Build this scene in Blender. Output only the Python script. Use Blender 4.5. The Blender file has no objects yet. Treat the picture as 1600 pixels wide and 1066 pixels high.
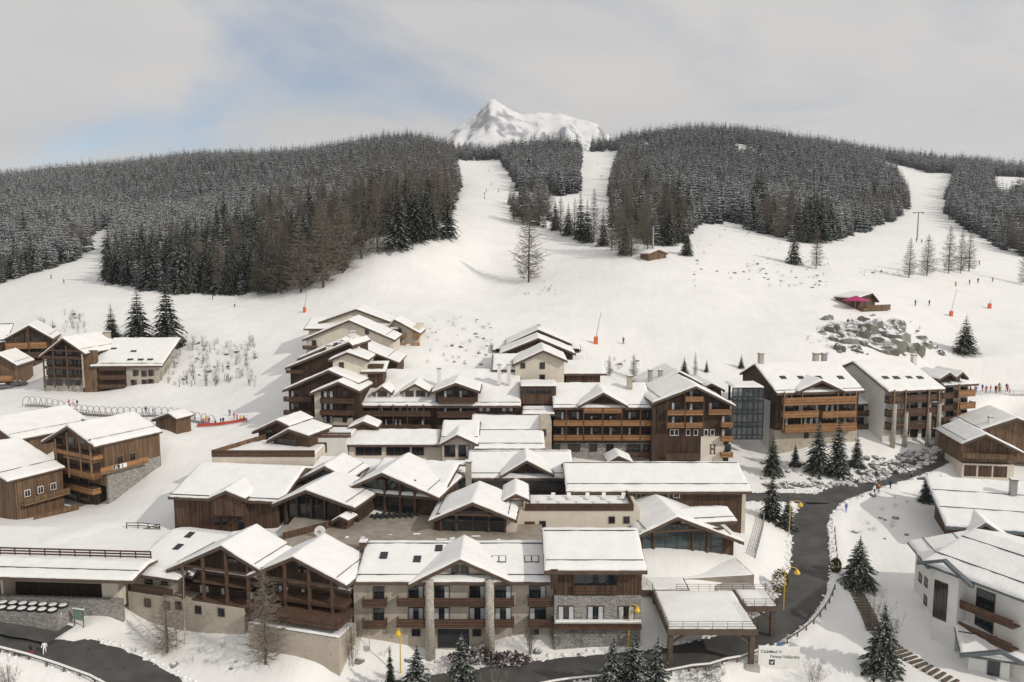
import bpy, math, random
import numpy as np
from mathutils import Vector, Matrix, noise as mnoise
random.seed(7); RNG = np.random.default_rng(7)
S = bpy.context.scene; COL = S.collection
# ------------------------------------------------------------ camera
F = 1244.0; TH = math.radians(6.5); CZ = 53.0
CT, ST = math.cos(TH), math.sin(TH)
cd = bpy.data.cameras.new('camera'); cam = bpy.data.objects.new('camera', cd); COL.objects.link(cam)
cd.sensor_width = 36.0; cd.lens = F * 36.0 / 1600.0; cd.clip_start = 1.0; cd.clip_end = 20000.0
cam.location = (0, 0, CZ); cam.rotation_euler = (math.radians(90) - TH, 0, 0)
S.camera = cam
# ------------------------------------------------------------ light
SUN_AZ = math.radians(122)      # compass direction of the sun, clockwise from +Y (view direction)
SUN_EL = math.radians(33)
sl = bpy.data.lights.new('sun', 'SUN'); so = bpy.data.objects.new('sun', sl); COL.objects.link(so)
sl.energy = 2.25; sl.angle = math.radians(1.2); sl.color = (1.0, 0.94, 0.85)
sdir = Vector((math.sin(SUN_AZ) * math.cos(SUN_EL), math.cos(SUN_AZ) * math.cos(SUN_EL), math.sin(SUN_EL)))
so.rotation_euler = sdir.to_track_quat('Z', 'Y').to_euler(); so.location = (200, -100, 300)
W = bpy.data.worlds.new('World'); S.world = W; W.use_nodes = True
nt = W.node_tree; nt.nodes.clear(); N = nt.nodes.new; LK = nt.links.new
out = N('ShaderNodeOutputWorld'); mixs = N('ShaderNodeMixShader')
bg1 = N('ShaderNodeBackground'); bg1.inputs[1].default_value = 0.11
sky = N('ShaderNodeTexSky'); sky.sky_type = 'NISHITA'; sky.sun_disc = False
sky.sun_elevation = SUN_EL; sky.sun_rotation = SUN_AZ; sky.altitude = 1600; sky.dust_density = 1.5
LK(sky.outputs[0], bg1.inputs[0])
bg2 = N('ShaderNodeBackground'); bg2.inputs[1].default_value = 0.71
tc = N('ShaderNodeTexCoord'); sep = N('ShaderNodeSeparateXYZ'); LK(tc.outputs['Generated'], sep.inputs[0])
def wm(op, a, b=None):
    m = N('ShaderNodeMath'); m.operation = op
    for i, q in enumerate((a, b)):
        if q is None: continue
        if isinstance(q, (int, float)): m.inputs[i].default_value = q
        else: LK(q, m.inputs[i])
    return m.outputs[0]
den = wm('ADD', wm('MAXIMUM', sep.outputs[2], 0.0), 0.16)
cmb = N('ShaderNodeCombineXYZ')
LK(wm('DIVIDE', sep.outputs[0], den), cmb.inputs[0]); LK(wm('DIVIDE', sep.outputs[1], den), cmb.inputs[1])
cmb.inputs[2].default_value = 3.7
n1 = N('ShaderNodeTexNoise'); n1.inputs['Scale'].default_value = 0.55; n1.inputs['Detail'].default_value = 7
n1.inputs['Roughness'].default_value = 0.55; n1.inputs['Distortion'].default_value = 0.7
LK(cmb.outputs[0], n1.inputs['Vector'])
rmp = N('ShaderNodeValToRGB'); rmp.color_ramp.elements[0].position = 0.35; rmp.color_ramp.elements[1].position = 0.50
rmp.color_ramp.elements[0].color = (0.12, 0.12, 0.12, 1)
LK(n1.outputs['Fac'], rmp.inputs[0])
n2 = N('ShaderNodeTexNoise'); n2.inputs['Scale'].default_value = 1.1; n2.inputs['Detail'].default_value = 6
LK(cmb.outputs[0], n2.inputs['Vector'])
cr = N('ShaderNodeValToRGB'); cr.color_ramp.elements[0].position = 0.3; cr.color_ramp.elements[1].position = 0.75
cr.color_ramp.elements[0].color = (0.86, 0.855, 0.86, 1); cr.color_ramp.elements[1].color = (1.06, 1.03, 0.99, 1)
LK(n2.outputs['Fac'], cr.inputs[0]); LK(cr.outputs[0], bg2.inputs[0])
LK(rmp.outputs[0], mixs.inputs[0]); LK(bg1.outputs[0], mixs.inputs[1]); LK(bg2.outputs[0], mixs.inputs[2])
LK(mixs.outputs[0], out.inputs[0])
S.render.engine = 'CYCLES'
S.view_settings.view_transform = 'Standard'; S.view_settings.look = 'None'
S.view_settings.exposure = 0.0; S.view_settings.gamma = 1.0
S.cycles.max_bounces = 6; S.cycles.diffuse_bounces = 3; S.cycles.glossy_bounces = 3
S.cycles.transparent_max_bounces = 6
# ------------------------------------------------------------ picture <-> place
def at(px, py, Y):
    u = (px - 800) / F; v = (533 - py) / F
    t = Y / (CT + v * ST)
    return Vector((u * t, Y, CZ + t * (v * CT - ST)))
def at_t(px, py, t):
    u = (px - 800) / F; v = (533 - py) / F
    return Vector((u * t, t * (CT + v * ST), CZ + t * (v * CT - ST)))
def at_z(px, py, z):
    v = (533 - py) / F
    return at_t(px, py, (z - CZ) / (v * CT - ST))
def proj(x, y, z):
    dz = z - CZ
    t = y * CT - dz * ST; v = (y * ST + dz * CT) / t
    return 800 + F * x / t, 533 - F * v
# ------------------------------------------------------------ materials
MATS = {}
def nodes_of(m):
    m.use_nodes = True; t = m.node_tree
    return t, t.nodes, t.links, t.nodes['Principled BSDF']
def mat(name, c1, c2=None, scale=3.0, rough=0.8, bump=0.0, bscale=None, metallic=0.0, spec=0.3, stretch=None, planks=None, detail=5):
    """colour variation between c1 and c2 by noise in object space, optional plank joints and fine relief"""
    if name in MATS: return MATS[name]
    m = bpy.data.materials.new(name); t, n, l, p = nodes_of(m); MATS[name] = m
    p.inputs['Roughness'].default_value = rough; p.inputs['Metallic'].default_value = metallic
    p.inputs['Specular IOR Level'].default_value = spec
    tc = n.new('ShaderNodeTexCoord'); mp = n.new('ShaderNodeMapping'); l.new(tc.outputs['Object'], mp.inputs[0])
    if stretch: mp.inputs['Scale'].default_value = stretch
    nz = n.new('ShaderNodeTexNoise'); nz.inputs['Scale'].default_value = scale; nz.inputs['Detail'].default_value = detail
    l.new(mp.outputs[0], nz.inputs['Vector'])
    col = None
    if c2 is None: c2 = tuple(x * 0.8 for x in c1)
    r = n.new('ShaderNodeValToRGB'); r.color_ramp.elements[0].position = 0.32; r.color_ramp.elements[1].position = 0.68
    r.color_ramp.elements[0].color = (*c1, 1); r.color_ramp.elements[1].color = (*c2, 1)
    l.new(nz.outputs['Fac'], r.inputs[0]); col = r.outputs[0]
    hsrc = nz.outputs['Fac']
    if planks:
        sp = n.new('ShaderNodeSeparateXYZ'); l.new(tc.outputs['Object'], sp.inputs[0])
        def M(op, a, b=None, c=None):
            q = n.new('ShaderNodeMath'); q.operation = op
            for i, w in enumerate((a, b, c)):
                if w is None: continue
                if isinstance(w, (int, float)): q.inputs[i].default_value = w
                else: l.new(w, q.inputs[i])
            return q.outputs[0]
        ax = M('ADD', sp.outputs[0], M('MULTIPLY', sp.outputs[1], 1.0)) if planks[0] == 'v' else sp.outputs[2]
        q = M('DIVIDE', ax, planks[1]); fr = M('FRACT', q); idn = M('FLOOR', q)
        wn = n.new('ShaderNodeTexWhiteNoise'); wn.noise_dimensions = '1D'; l.new(idn, wn.inputs['W'])
        gap = M('LESS_THAN', fr, 0.12)
        hs = n.new('ShaderNodeHueSaturation'); l.new(col, hs.inputs['Color'])
        l.new(M('MULTIPLY_ADD', wn.outputs['Value'], 0.6, 0.7), hs.inputs['Value'])
        mx = n.new('ShaderNodeMix'); mx.data_type = 'RGBA'; l.new(gap, mx.inputs[0]); l.new(hs.outputs[0], mx.inputs[6])
        mx.inputs[7].default_value = (c1[0] * .25, c1[1] * .25, c1[2] * .25, 1); col = mx.outputs[2]
        hsrc = M('SUBTRACT', M('MULTIPLY', hsrc, 0.3), gap)
    l.new(col, p.inputs['Base Color'])
    if bump:
        b = n.new('ShaderNodeBump'); b.inputs['Strength'].default_value = bump; b.inputs['Distance'].default_value = 0.05
        if bscale and not planks:
            nb = n.new('ShaderNodeTexNoise'); nb.inputs['Scale'].default_value = bscale; nb.inputs['Detail'].default_value = 6
            l.new(mp.outputs[0], nb.inputs['Vector']); hsrc = nb.outputs['Fac']
        l.new(hsrc, b.inputs['Height']); l.new(b.outputs[0], p.inputs['Normal'])
    return m
def stone_mat(name, c1, c2, scale, mortar):
    m = bpy.data.materials.new(name); t, n, l, p = nodes_of(m); MATS[name] = m
    p.inputs['Roughness'].default_value = 0.9
    tc = n.new('ShaderNodeTexCoord'); mp = n.new('ShaderNodeMapping'); mp.inputs['Scale'].default_value = (1, 1, 1.7)
    l.new(tc.outputs['Object'], mp.inputs[0])
    v = n.new('ShaderNodeTexVoronoi'); v.inputs['Scale'].default_value = scale; l.new(mp.outputs[0], v.inputs['Vector'])
    ve = n.new('ShaderNodeTexVoronoi'); ve.feature = 'DISTANCE_TO_EDGE'; ve.inputs['Scale'].default_value = scale
    l.new(mp.outputs[0], ve.inputs['Vector'])
    r = n.new('ShaderNodeValToRGB'); r.color_ramp.elements[0].color = (*c1, 1); r.color_ramp.elements[1].color = (*c2, 1)
    s = n.new('ShaderNodeSeparateColor'); l.new(v.outputs['Color'], s.inputs[0]); l.new(s.outputs[0], r.inputs[0])
    lt = n.new('ShaderNodeMath'); lt.operation = 'LESS_THAN'; l.new(ve.outputs['Distance'], lt.inputs[0]); lt.inputs[1].default_value = 0.05
    mx = n.new('ShaderNodeMix'); mx.data_type = 'RGBA'; l.new(lt.outputs[0], mx.inputs[0]); l.new(r.outputs[0], mx.inputs[6])
    mx.inputs[7].default_value = (*mortar, 1); l.new(mx.outputs[2], p.inputs['Base Color'])
    b = n.new('ShaderNodeBump'); b.inputs['Strength'].default_value = 0.8; b.inputs['Distance'].default_value = 0.06
    l.new(ve.outputs['Distance'], b.inputs['Height']); l.new(b.outputs[0], p.inputs['Normal'])
    return m
def snow_mat(name, big=0.25, bump=0.35, tint=(0.85, 0.84, 0.82), track=False):
    m = bpy.data.materials.new(name); t, n, l, p = nodes_of(m); MATS[name] = m
    p.inputs['Roughness'].default_value = 0.75; p.inputs['Specular IOR Level'].default_value = 0.2
    tc = n.new('ShaderNodeTexCoord')
    nz = n.new('ShaderNodeTexNoise'); nz.inputs['Scale'].default_value = big; nz.inputs['Detail'].default_value = 9; nz.inputs['Roughness'].default_value = 0.62
    l.new(tc.outputs['Object'], nz.inputs['Vector'])
    r = n.new('ShaderNodeValToRGB'); r.color_ramp.elements[0].color = (tint[0] * .93, tint[1] * .93, tint[2] * .93, 1)
    r.color_ramp.elements[1].color = (*tint, 1); r.color_ramp.elements[0].position = 0.3; r.color_ramp.elements[1].position = 0.6
    l.new(nz.outputs['Fac'], r.inputs[0]); l.new(r.outputs[0], p.inputs['Base Color'])
    b = n.new('ShaderNodeBump'); b.inputs['Strength'].default_value = bump; b.inputs['Distance'].default_value = 0.5
    n3 = n.new('ShaderNodeTexNoise'); n3.inputs['Scale'].default_value = big * 3; n3.inputs['Detail'].default_value = 10; n3.inputs['Roughness'].default_value = 0.6
    if track:
        mp = n.new('ShaderNodeMapping'); mp.inputs['Scale'].default_value = (1.0, 0.35, 0.5); mp.inputs['Rotation'].default_value = (0, 0, 0.3)
        l.new(tc.outputs['Object'], mp.inputs[0]); l.new(mp.outputs[0], n3.inputs['Vector'])
    else: l.new(tc.outputs['Object'], n3.inputs['Vector'])
    l.new(n3.outputs['Fac'], b.inputs['Height']); l.new(b.outputs[0], p.inputs['Normal'])
    return m
snow_mat('snow_ground', 0.12, 0.5, track=True)
snow_mat('snow_roof', 0.5, 0.22, (0.85, 0.84, 0.825))
mat('wood_dark', (0.044, 0.026, 0.017), (0.078, 0.046, 0.029), 2.0, 0.75, 0.5, planks=('v', 0.22), stretch=(1, 1, .2))
mat('wood_mid', (0.072, 0.040, 0.025), (0.12, 0.07, 0.043), 2.0, 0.75, 0.5, planks=('v', 0.25), stretch=(1, 1, .2))
mat('wood_tan', (0.12, 0.072, 0.041), (0.20, 0.126, 0.073), 2.0, 0.7, 0.5, planks=('v', 0.25), stretch=(1, 1, .2))
mat('beam', (0.075, 0.043, 0.028), (0.12, 0.07, 0.045), 1.5, 0.7, 0.2)
mat('beam_tan', (0.20, 0.12, 0.066), (0.28, 0.175, 0.10), 1.5, 0.7, 0.2)
mat('rail_dark', (0.08, 0.044, 0.028), (0.125, 0.07, 0.045), 1.5, 0.65, 0.3, planks=('h', 0.24))
mat('rail_orange', (0.29, 0.145, 0.064), (0.39, 0.205, 0.095), 1.5, 0.6, 0.3, planks=('h', 0.26))
mat('fascia', (0.085, 0.058, 0.045), (0.12, 0.085, 0.065), 1.0, 0.7, 0.15)
mat('fascia_blue', (0.095, 0.112, 0.122), (0.13, 0.148, 0.16), 1.0, 0.6, 0.1)
mat('render_cream', (0.60, 0.54, 0.45), (0.68, 0.62, 0.52), 0.7, 0.9, 0.15, 8)
mat('render_white', (0.66, 0.65, 0.62), (0.74, 0.73, 0.70), 0.6, 0.9, 0.1, 8)
mat('render_beige', (0.40, 0.35, 0.28), (0.50, 0.44, 0.36), 0.5, 0.9, 0.2, 7)
def mural(m):      # faded grey painted motifs on the plaster
    t, n, l, p = nodes_of(m); src = p.inputs['Base Color'].links[0].from_socket; tc = n.new('ShaderNodeTexCoord')
    v = n.new('ShaderNodeTexNoise'); v.inputs['Scale'].default_value = 0.85; v.inputs['Detail'].default_value = 3; v.inputs['Distortion'].default_value = 1.5; l.new(tc.outputs['Object'], v.inputs['Vector'])
    r = n.new('ShaderNodeMapRange'); r.inputs[1].default_value = .64; r.inputs[2].default_value = .67; r.inputs[4].default_value = .55; l.new(v.outputs['Fac'], r.inputs[0])
    x = n.new('ShaderNodeMix'); x.data_type = 'RGBA'; l.new(r.outputs[0], x.inputs[0]); l.new(src, x.inputs[6]); x.inputs[7].default_value = (.20, .20, .19, 1); l.new(x.outputs[2], p.inputs['Base Color'])
mural(MATS['render_beige'])
stone_mat('stone', (0.20, 0.195, 0.185), (0.40, 0.38, 0.35), 2.6, (0.16, 0.15, 0.14))
stone_mat('stone_pale', (0.36, 0.33, 0.28), (0.52, 0.48, 0.41), 2.4, (0.25, 0.23, 0.20))
mat('concrete', (0.33, 0.32, 0.30), (0.42, 0.41, 0.38), 0.8, 0.9, 0.1, 6)
mat('asphalt', (0.060, 0.059, 0.057), (0.105, 0.102, 0.096), 0.30, 0.85, 0.2, 25, detail=9)
mat('paving', (0.24, 0.21, 0.17), (0.34, 0.30, 0.25), 0.6, 0.9, 0.3, 5)
mat('metal_dark', (0.03, 0.03, 0.033), (0.045, 0.045, 0.048), 1.0, 0.45)
mat('metal_grey', (0.28, 0.28, 0.28), (0.36, 0.36, 0.36), 1.0, 0.5, metallic=0.4)
mat('lamp_yellow', (0.62, 0.40, 0.03), (0.70, 0.46, 0.05), 1.0, 0.45)
mat('curtain', (0.45, 0.47, 0.49), (0.55, 0.56, 0.57), 4.0, 0.9)
mat('white_paint', (0.74, 0.73, 0.70), (0.80, 0.79, 0.76), 1.0, 0.6)
mat('earth', (0.12, 0.10, 0.065), (0.20, 0.165, 0.11), 0.5, 0.95, 0.6, 4)
mat('rock', (0.13, 0.125, 0.11), (0.27, 0.26, 0.235), 0.8, 0.95, 0.8, 3)
def glass_mat(name, c, rough=0.06):
    m = bpy.data.materials.new(name); t, n, l, p = nodes_of(m); MATS[name] = m
    p.inputs['Base Color'].default_value = (*c, 1); p.inputs['Roughness'].default_value = rough
    p.inputs['Specular IOR Level'].default_value = 0.6
    return m
glass_mat('glass', (0.018, 0.022, 0.027)); glass_mat('glass_green', (0.05, 0.075, 0.08), 0.05)
m_ = glass_mat('glass_clear', (0.08, 0.10, 0.11), 0.05); m_.node_tree.nodes['Principled BSDF'].inputs['Alpha'].default_value = 0.55
# ------------------------------------------------------------ mesh helpers
class MB:
    def __init__(s): s.v = []; s.f = []; s.m = []
    def add(s, vs, fs, mi=0):
        k = len(s.v); s.v += [tuple(v) for v in vs]; s.f += [tuple(i + k for i in f) for f in fs]; s.m += [mi] * len(fs); return s
    def box(s, x0, x1, y0, y1, z0, z1, mi=0):
        return s.add([(x0, y0, z0), (x1, y0, z0), (x1, y1, z0), (x0, y1, z0), (x0, y0, z1), (x1, y0, z1), (x1, y1, z1), (x0, y1, z1)],
              [(0, 3, 2, 1), (4, 5, 6, 7), (0, 1, 5, 4), (1, 2, 6, 5), (2, 3, 7, 6), (3, 0, 4, 7)], mi)
    def prism(s, poly, y0, y1, mi=0):          # polygon in x,z (counter-clockwise seen from -y) pushed along y
        n = len(poly)
        return s.add([(x, y0, z) for x, z in poly] + [(x, y1, z) for x, z in poly],
              [tuple(range(n)), tuple(range(2 * n - 1, n - 1, -1))] + [(i, i + n, (i + 1) % n + n, (i + 1) % n) for i in range(n)], mi)
    def prism_x(s, poly, x0, x1, mi=0):        # polygon in y,z pushed along x
        n = len(poly)
        return s.add([(x0, y, z) for y, z in poly] + [(x1, y, z) for y, z in poly],
              [tuple(range(n)), tuple(range(2 * n - 1, n - 1, -1))] + [(i, i + n, (i + 1) % n + n, (i + 1) % n) for i in range(n)], mi)
    def bar(s, a, b, w, h=None, mi=0):         # square bar between two points
        a = Vector(a); b = Vector(b); h = h or w; d = (b - a).normalized()
        up = Vector((0, 0, 1)) if abs(d.z) < .95 else Vector((0, 1, 0))
        r = d.cross(up).normalized() * (w / 2); u = r.cross(d).normalized() * (h / 2)
        vs = [a - r - u, a + r - u, a + r + u, a - r + u, b - r - u, b + r - u, b + r + u, b - r + u]
        return s.add(vs, [(0, 1, 2, 3), (7, 6, 5, 4), (0, 4, 5, 1), (1, 5, 6, 2), (2, 6, 7, 3), (3, 7, 4, 0)], mi)
    def tube(s, a, b, r0, r1=None, n=8, mi=0):
        a = Vector(a); b = Vector(b); r1 = r0 if r1 is None else r1; d = (b - a).normalized()
        up = Vector((0, 0, 1)) if abs(d.z) < .95 else Vector((0, 1, 0))
        r = d.cross(up).normalized(); u = r.cross(d)
        vs = []
        for c, q in ((a, r0), (b, r1)):
            vs += [c + (r * math.cos(2 * math.pi * i / n) + u * math.sin(2 * math.pi * i / n)) * q for i in range(n)]
        return s.add(vs, [(i, (i + 1) % n, (i + 1) % n + n, i + n) for i in range(n)] + [tuple(range(n - 1, -1, -1)), tuple(range(n, 2 * n))], mi)
    def mesh(s, name, mats, smooth=False):
        me = bpy.data.meshes.new(name); me.from_pydata(s.v, [], s.f)
        for q in (mats if isinstance(mats, (list, tuple)) else [mats]): me.materials.append(MATS[q] if isinstance(q, str) else q)
        if any(s.m): me.polygons.foreach_set('material_index', s.m)
        if smooth: me.polygons.foreach_set('use_smooth', [True] * len(s.f))
        me.update(); return me
def link(name, me, parent=None, loc=(0, 0, 0), rz=0.0, sc=None):
    o = bpy.data.objects.new(name, me); COL.objects.link(o); o.location = loc
    if rz: o.rotation_euler = (0, 0, rz)
    if sc: o.scale = (sc, sc, sc) if isinstance(sc, (int, float)) else sc
    if parent: o.parent = parent
    return o
def tag(o, label=None, cat=None, group=None, kind=None):
    if label: o['label'] = label
    if cat: o['category'] = cat
    if group: o['group'] = group
    if kind: o['kind'] = kind
    return o
def thing(name, loc, label, cat, group=None, rz=0.0):
    o = link(name, None, None, loc, rz); o.empty_display_size = 0.5
    return tag(o, label, cat, group)
# ------------------------------------------------------------ terrain
CP = []   # x, y, z
def cz(px, py, z): CP.append(at_z(px, py, z))
def ct(px, py, t, dz=0): p = at_t(px, py, t); p.z += dz; CP.append(p)
for a in [(100,1010,.6),(-40,990,1.7),(300,1066,-1.5),(150,957,2.4),(20,962,2.6),(230,992,-.5),(560,1066,-1.7),(800,1050,-.5),(1000,1035,.6),(1150,1010,1.05),(1240,960,1.9),(1268,900,2.9),(1265,850,3.9),(935,994,2.4),(1000,990,2.4),
          (1262,800,5),(1300,768,6.2),(1420,735,7.6),(1490,705,9.5),(1200,775,5.8),(650,1012,-.2),(708,1015,-.5),(765,1013,.1),(330,1010,-.6),(870,1000,1.3),(1400,800,5.6),(1370,900,2.6),
          (1440,950,2.4),(1480,1040,1.2),(1300,1000,1.6),(1380,1040,1),(1560,900,3.2),(1560,760,6.5),(150,830,8.3),(60,870,7.6),(230,740,9.5),(145,785,5),(20,800,4.4),
          (330,838,7.3),(290,830,7.6),(400,838,8.2),(560,825,10.2),(750,835,10.4),(1090,880,6.5),(1180,830,6.0),(1000,790,9.5),(600,760,11),(300,700,12),(1240,715,9),(1430,690,10.8),(1090,718,9.2),(950,718,9.2),(700,690,11),
          (1180,690,10.5),(1600,690,9.5)]: cz(*a)
for a in [(255,672,172),(60,628,200),(380,660,180),(150,608,217),(40,580,240),(300,600,215),(430,570,212),(400,458,290),(160,442,330),(0,445,370),(160,356,520),
          (750,420,300),(620,389,290),(700,368,315),(750,300,480),(750,249,800),(750,500,235),(1000,402,290),(1100,347,380),(1250,410,300),(1430,425,300),
          (1395,252,900),(1430,340,520),(1560,400,380),(1345,478,250),(1340,548,212),(1507,552,225),(1560,606,200),(1560,644,191),(1640,640,193),(1545,664,186),(1100,585,200),(1000,545,215),(640,572,200),(560,560,205),
          (850,560,205),(900,500,235),(330,520,240),(230,540,235),(480,500,245),(1200,480,245),(1600,500,250),(60,500,270),(840,302,480),(1240,560,205),
          (935,300,480),(935,240,820),(1540,330,560),(1590,290,700),(1200,370,350),(640,450,265)]: ct(*a)
CRESTP = [(600,222,960),(650,217,930),(0,284,1150),(150,274,1200),(300,258,1250),(440,247,1200),(560,234,1000),(700,236,850),(850,226,850),(1000,216,900),(1100,206,1050),(1200,210,1100),(1300,225,1100),
          (1450,252,1050),(1600,270,1000)]
for a in CRESTP: ct(*a); ct(a[0], a[1], a[2] * 1.25, -32); CP[-1].z = CP[-2].z - 22
for a in [(300,330,650),(500,300,560),(1200,290,600),(-250,304,1100),(1850,290,1000),(-200,440,380),(1800,430,380)]: ct(*a)
for u in (-.8, -.45, -.15, .15, .45, .8):          # beyond the crest the land falls away; below the frame it goes on down
    CP.append(Vector((u * 1900, 1900, 120))); CP.append(Vector((u * 3200, 3200, 60)))
    CP.append(Vector((u * 60, 60, -8.0 + 3 * u))); CP.append(Vector((u * 30, 30, -13)))
A = np.array([[p.x / p.y * 1.6, math.log(p.y), p.z] for p in CP])
def _phi(r2): return 0.5 * r2 * np.log(r2 + 1e-12)
n_ = len(A); d2 = ((A[:, None, :2] - A[None, :, :2]) ** 2).sum(-1)
K = _phi(d2) + 2e-4 * np.eye(n_); Pm = np.c_[np.ones(n_), A[:, :2]]
Mx = np.block([[K, Pm], [Pm.T, np.zeros((3, 3))]])
wts = np.linalg.solve(Mx, np.r_[A[:, 2], 0, 0, 0])
def tps(x, y):
    x = np.asarray(x, float).ravel(); y = np.maximum(np.asarray(y, float).ravel(), 25.)
    q = np.c_[np.clip(x / y, -.95, .95) * 1.6, np.log(y)]; o = np.empty(len(q))
    for i in range(0, len(q), 20000):
        c = q[i:i + 20000]; r2 = ((c[:, None, :] - A[None, :, :2]) ** 2).sum(-1)
        o[i:i + 20000] = _phi(r2) @ wts[:n_] + wts[n_] + c @ wts[n_ + 1:]
    return o
def axis(lo, d0, dense_lo, dense_hi, hi, g):
    a = list(np.arange(dense_lo, dense_hi + 1e-6, d0)); s = d0
    while a[-1] < hi: s *= g; a.append(a[-1] + s)
    s = d0; b = []; v = dense_lo
    while v > lo: s *= g; v -= s; b.append(v)
    return np.array(b[::-1] + a)
GX = axis(-1900, 1.4, -125, 125, 1900, 1.09); GY = axis(25, 1.4, 88, 235, 3300, 1.045)
XX, YY = np.meshgrid(GX, GY); ZZ = tps(XX, YY).reshape(XX.shape)
def fbm(x, y, s, seed=0.):
    return np.array([mnoise.fractal((a * s + seed, b * s, seed), 1.0, 2.0, 4) for a, b in zip(x.ravel(), y.ravel())]).reshape(x.shape)
near = YY < 420
ZZ[near] += 0.22 * fbm(XX[near], YY[near], 0.09) + 0.10 * fbm(XX[near], YY[near], 0.3, 5.)
far = ~near
ZZ[far] += 2.5 * fbm(XX[far], YY[far], 0.012, 3.)
# keep the crest of the hills at the height the skyline has
SKY = [(-400,300),(0,284),(100,273),(200,265),(300,252),(400,253),(450,252),(500,246),(550,236),(600,225),(650,219),(700,227),(750,239),(850,222),(960,222),(985,212),(1100,211),(1150,214),(1200,220),(1250,229),(1300,233),(1350,240),(1450,248),(1500,254),(1600,267),(2000,300)]
PX, PY = proj(XX, YY, ZZ); T_ = np.interp(PX, [a[0] for a in SKY], [a[1] for a in SKY])
q_ = np.clip((PY - T_) / 9.0, -60, 60); PYn = T_ + 9.0 * np.log1p(np.exp(q_)); c = (YY > 450) & (YY < 2600) & (np.abs(q_) < 59)
V_ = (533 - PYn) / F; Zn = CZ + YY / (CT + V_ * ST) * (V_ * CT - ST); ZZ[c] = Zn[c]
# roads: centre line by (px, py, z), half width
ROADS = {
 'main': ([(520,1100,-2.3),(640,1080,-1.4),(800,1054,-.5),(900,1044,.05),(1000,1036,.6),(1090,1024,.95),(1170,1003,1.2),(1228,968,1.75),(1258,930,2.4),(1268,890,3.1),(1266,850,3.9),(1264,812,4.8),(1276,785,5.6),(1310,768,6.3),(1360,755,6.9),(1420,737,7.7),(1475,712,9.1),(1530,690,10.2),(1600,668,11)], 2.7),
 'junction': ([(1290,778,5.9),(1245,776,5.85),(1200,778,5.8),(1150,776,5.9),(1080,772,6.2)], 2.6),
 'left': ([(-160,975,2.4),(-60,985,2.0),(20,994,1.6),(90,1008,.7),(150,1025,-.2),(205,1050,-.9),(255,1085,-1.6),(330,1140,-2.4)], 3.0),
 'yard': ([(-120,963,2.8),(-40,967,2.6),(40,975,2.2),(95,992,1.25)], 2.4),
}
def dens(pts, step=1.0):
    o = [pts[0]]
    for a, b in zip(pts, pts[1:]):
        k = max(1, int((b - a).length / step)); o += [a.lerp(b, i / k) for i in range(1, k + 1)]
    return o
def smooth(pts, it=40):
    p = [q.copy() for q in pts]
    for _ in range(it): p = [p[0]] + [(p[i - 1] + p[i] * 2 + p[i + 1]) / 4 for i in range(1, len(p) - 1)] + [p[-1]]
    return p
ROADL = {}
for k, (pl, hw) in ROADS.items():
    ROADL[k] = (smooth(dens([at_z(*a) for a in pl])), hw)
sel = (YY > 60) & (YY < 230) & (np.abs(XX) < 150)
xs, ys, zs = XX[sel], YY[sel], ZZ[sel]
best = np.full(xs.shape, 1e9); rz = np.zeros(xs.shape)
for k, (pl, hw) in ROADL.items():
    for p in pl:
        d = np.hypot(xs - p.x, ys - p.y) - hw
        c = d < best; best[c] = d[c]; rz[c] = p.z
e = np.clip((best - 0.9) / 3.0, 0, 1); e = e * e * (3 - 2 * e)
zs = (rz - 0.16) * (1 - e) + zs * e
zs += 0.42 * np.exp(-((best - 1.5) / 0.7) ** 2) * (best > 0.2)
ZZ[sel] = zs
for cx0, cx1, cy0, cy1, zc in ((-98, -51, 105.5, 112.3, 1.8), (112, 185, 195.8, 217, 16.9)):      # floors cut into the slope
    c = (XX > cx0) & (XX < cx1) & (YY > cy0) & (YY < cy1); ZZ[c] = np.minimum(ZZ[c], zc)
from bisect import bisect_right
def H(x, y):
    i = min(max(bisect_right(GX, x) - 1, 0), len(GX) - 2); j = min(max(bisect_right(GY, y) - 1, 0), len(GY) - 2)
    a = (x - GX[i]) / (GX[i + 1] - GX[i]); b = (y - GY[j]) / (GY[j + 1] - GY[j])
    return (ZZ[j, i] * (1 - a) + ZZ[j, i + 1] * a) * (1 - b) + (ZZ[j + 1, i] * (1 - a) + ZZ[j + 1, i + 1] * a) * b
def ground(px, py, t0=80., t1=2600.):
    """the place on the land that the picture shows at px, py"""
    t = t0; st = 1.0
    while t < t1:
        p = at_t(px, py, t)
        if p.z < H(p.x, p.y):
            lo, hi = t - st, t
            for _ in range(12):
                m = (lo + hi) / 2; q = at_t(px, py, m)
                if q.z < H(q.x, q.y): hi = m
                else: lo = m
            q = at_t(px, py, hi); return Vector((q.x, q.y, H(q.x, q.y))), hi
        t += st; st = max(1.0, t * 0.004)
    return None, None
ny, nx = XX.shape
me = bpy.data.meshes.new('snow_slope')
vv = np.c_[XX.ravel(), YY.ravel(), ZZ.ravel()]
ii = (np.arange(ny - 1)[:, None] * nx + np.arange(nx - 1)[None, :]).ravel()
ff = np.c_[ii, ii + 1, ii + nx + 1, ii + nx]
me.from_pydata(vv.tolist(), [], ff.tolist()); me.materials.append(MATS['snow_ground'])
me.polygons.foreach_set('use_smooth', [True] * len(ff)); me.update()
tag(link('snow_slope', me), kind='structure')
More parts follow.
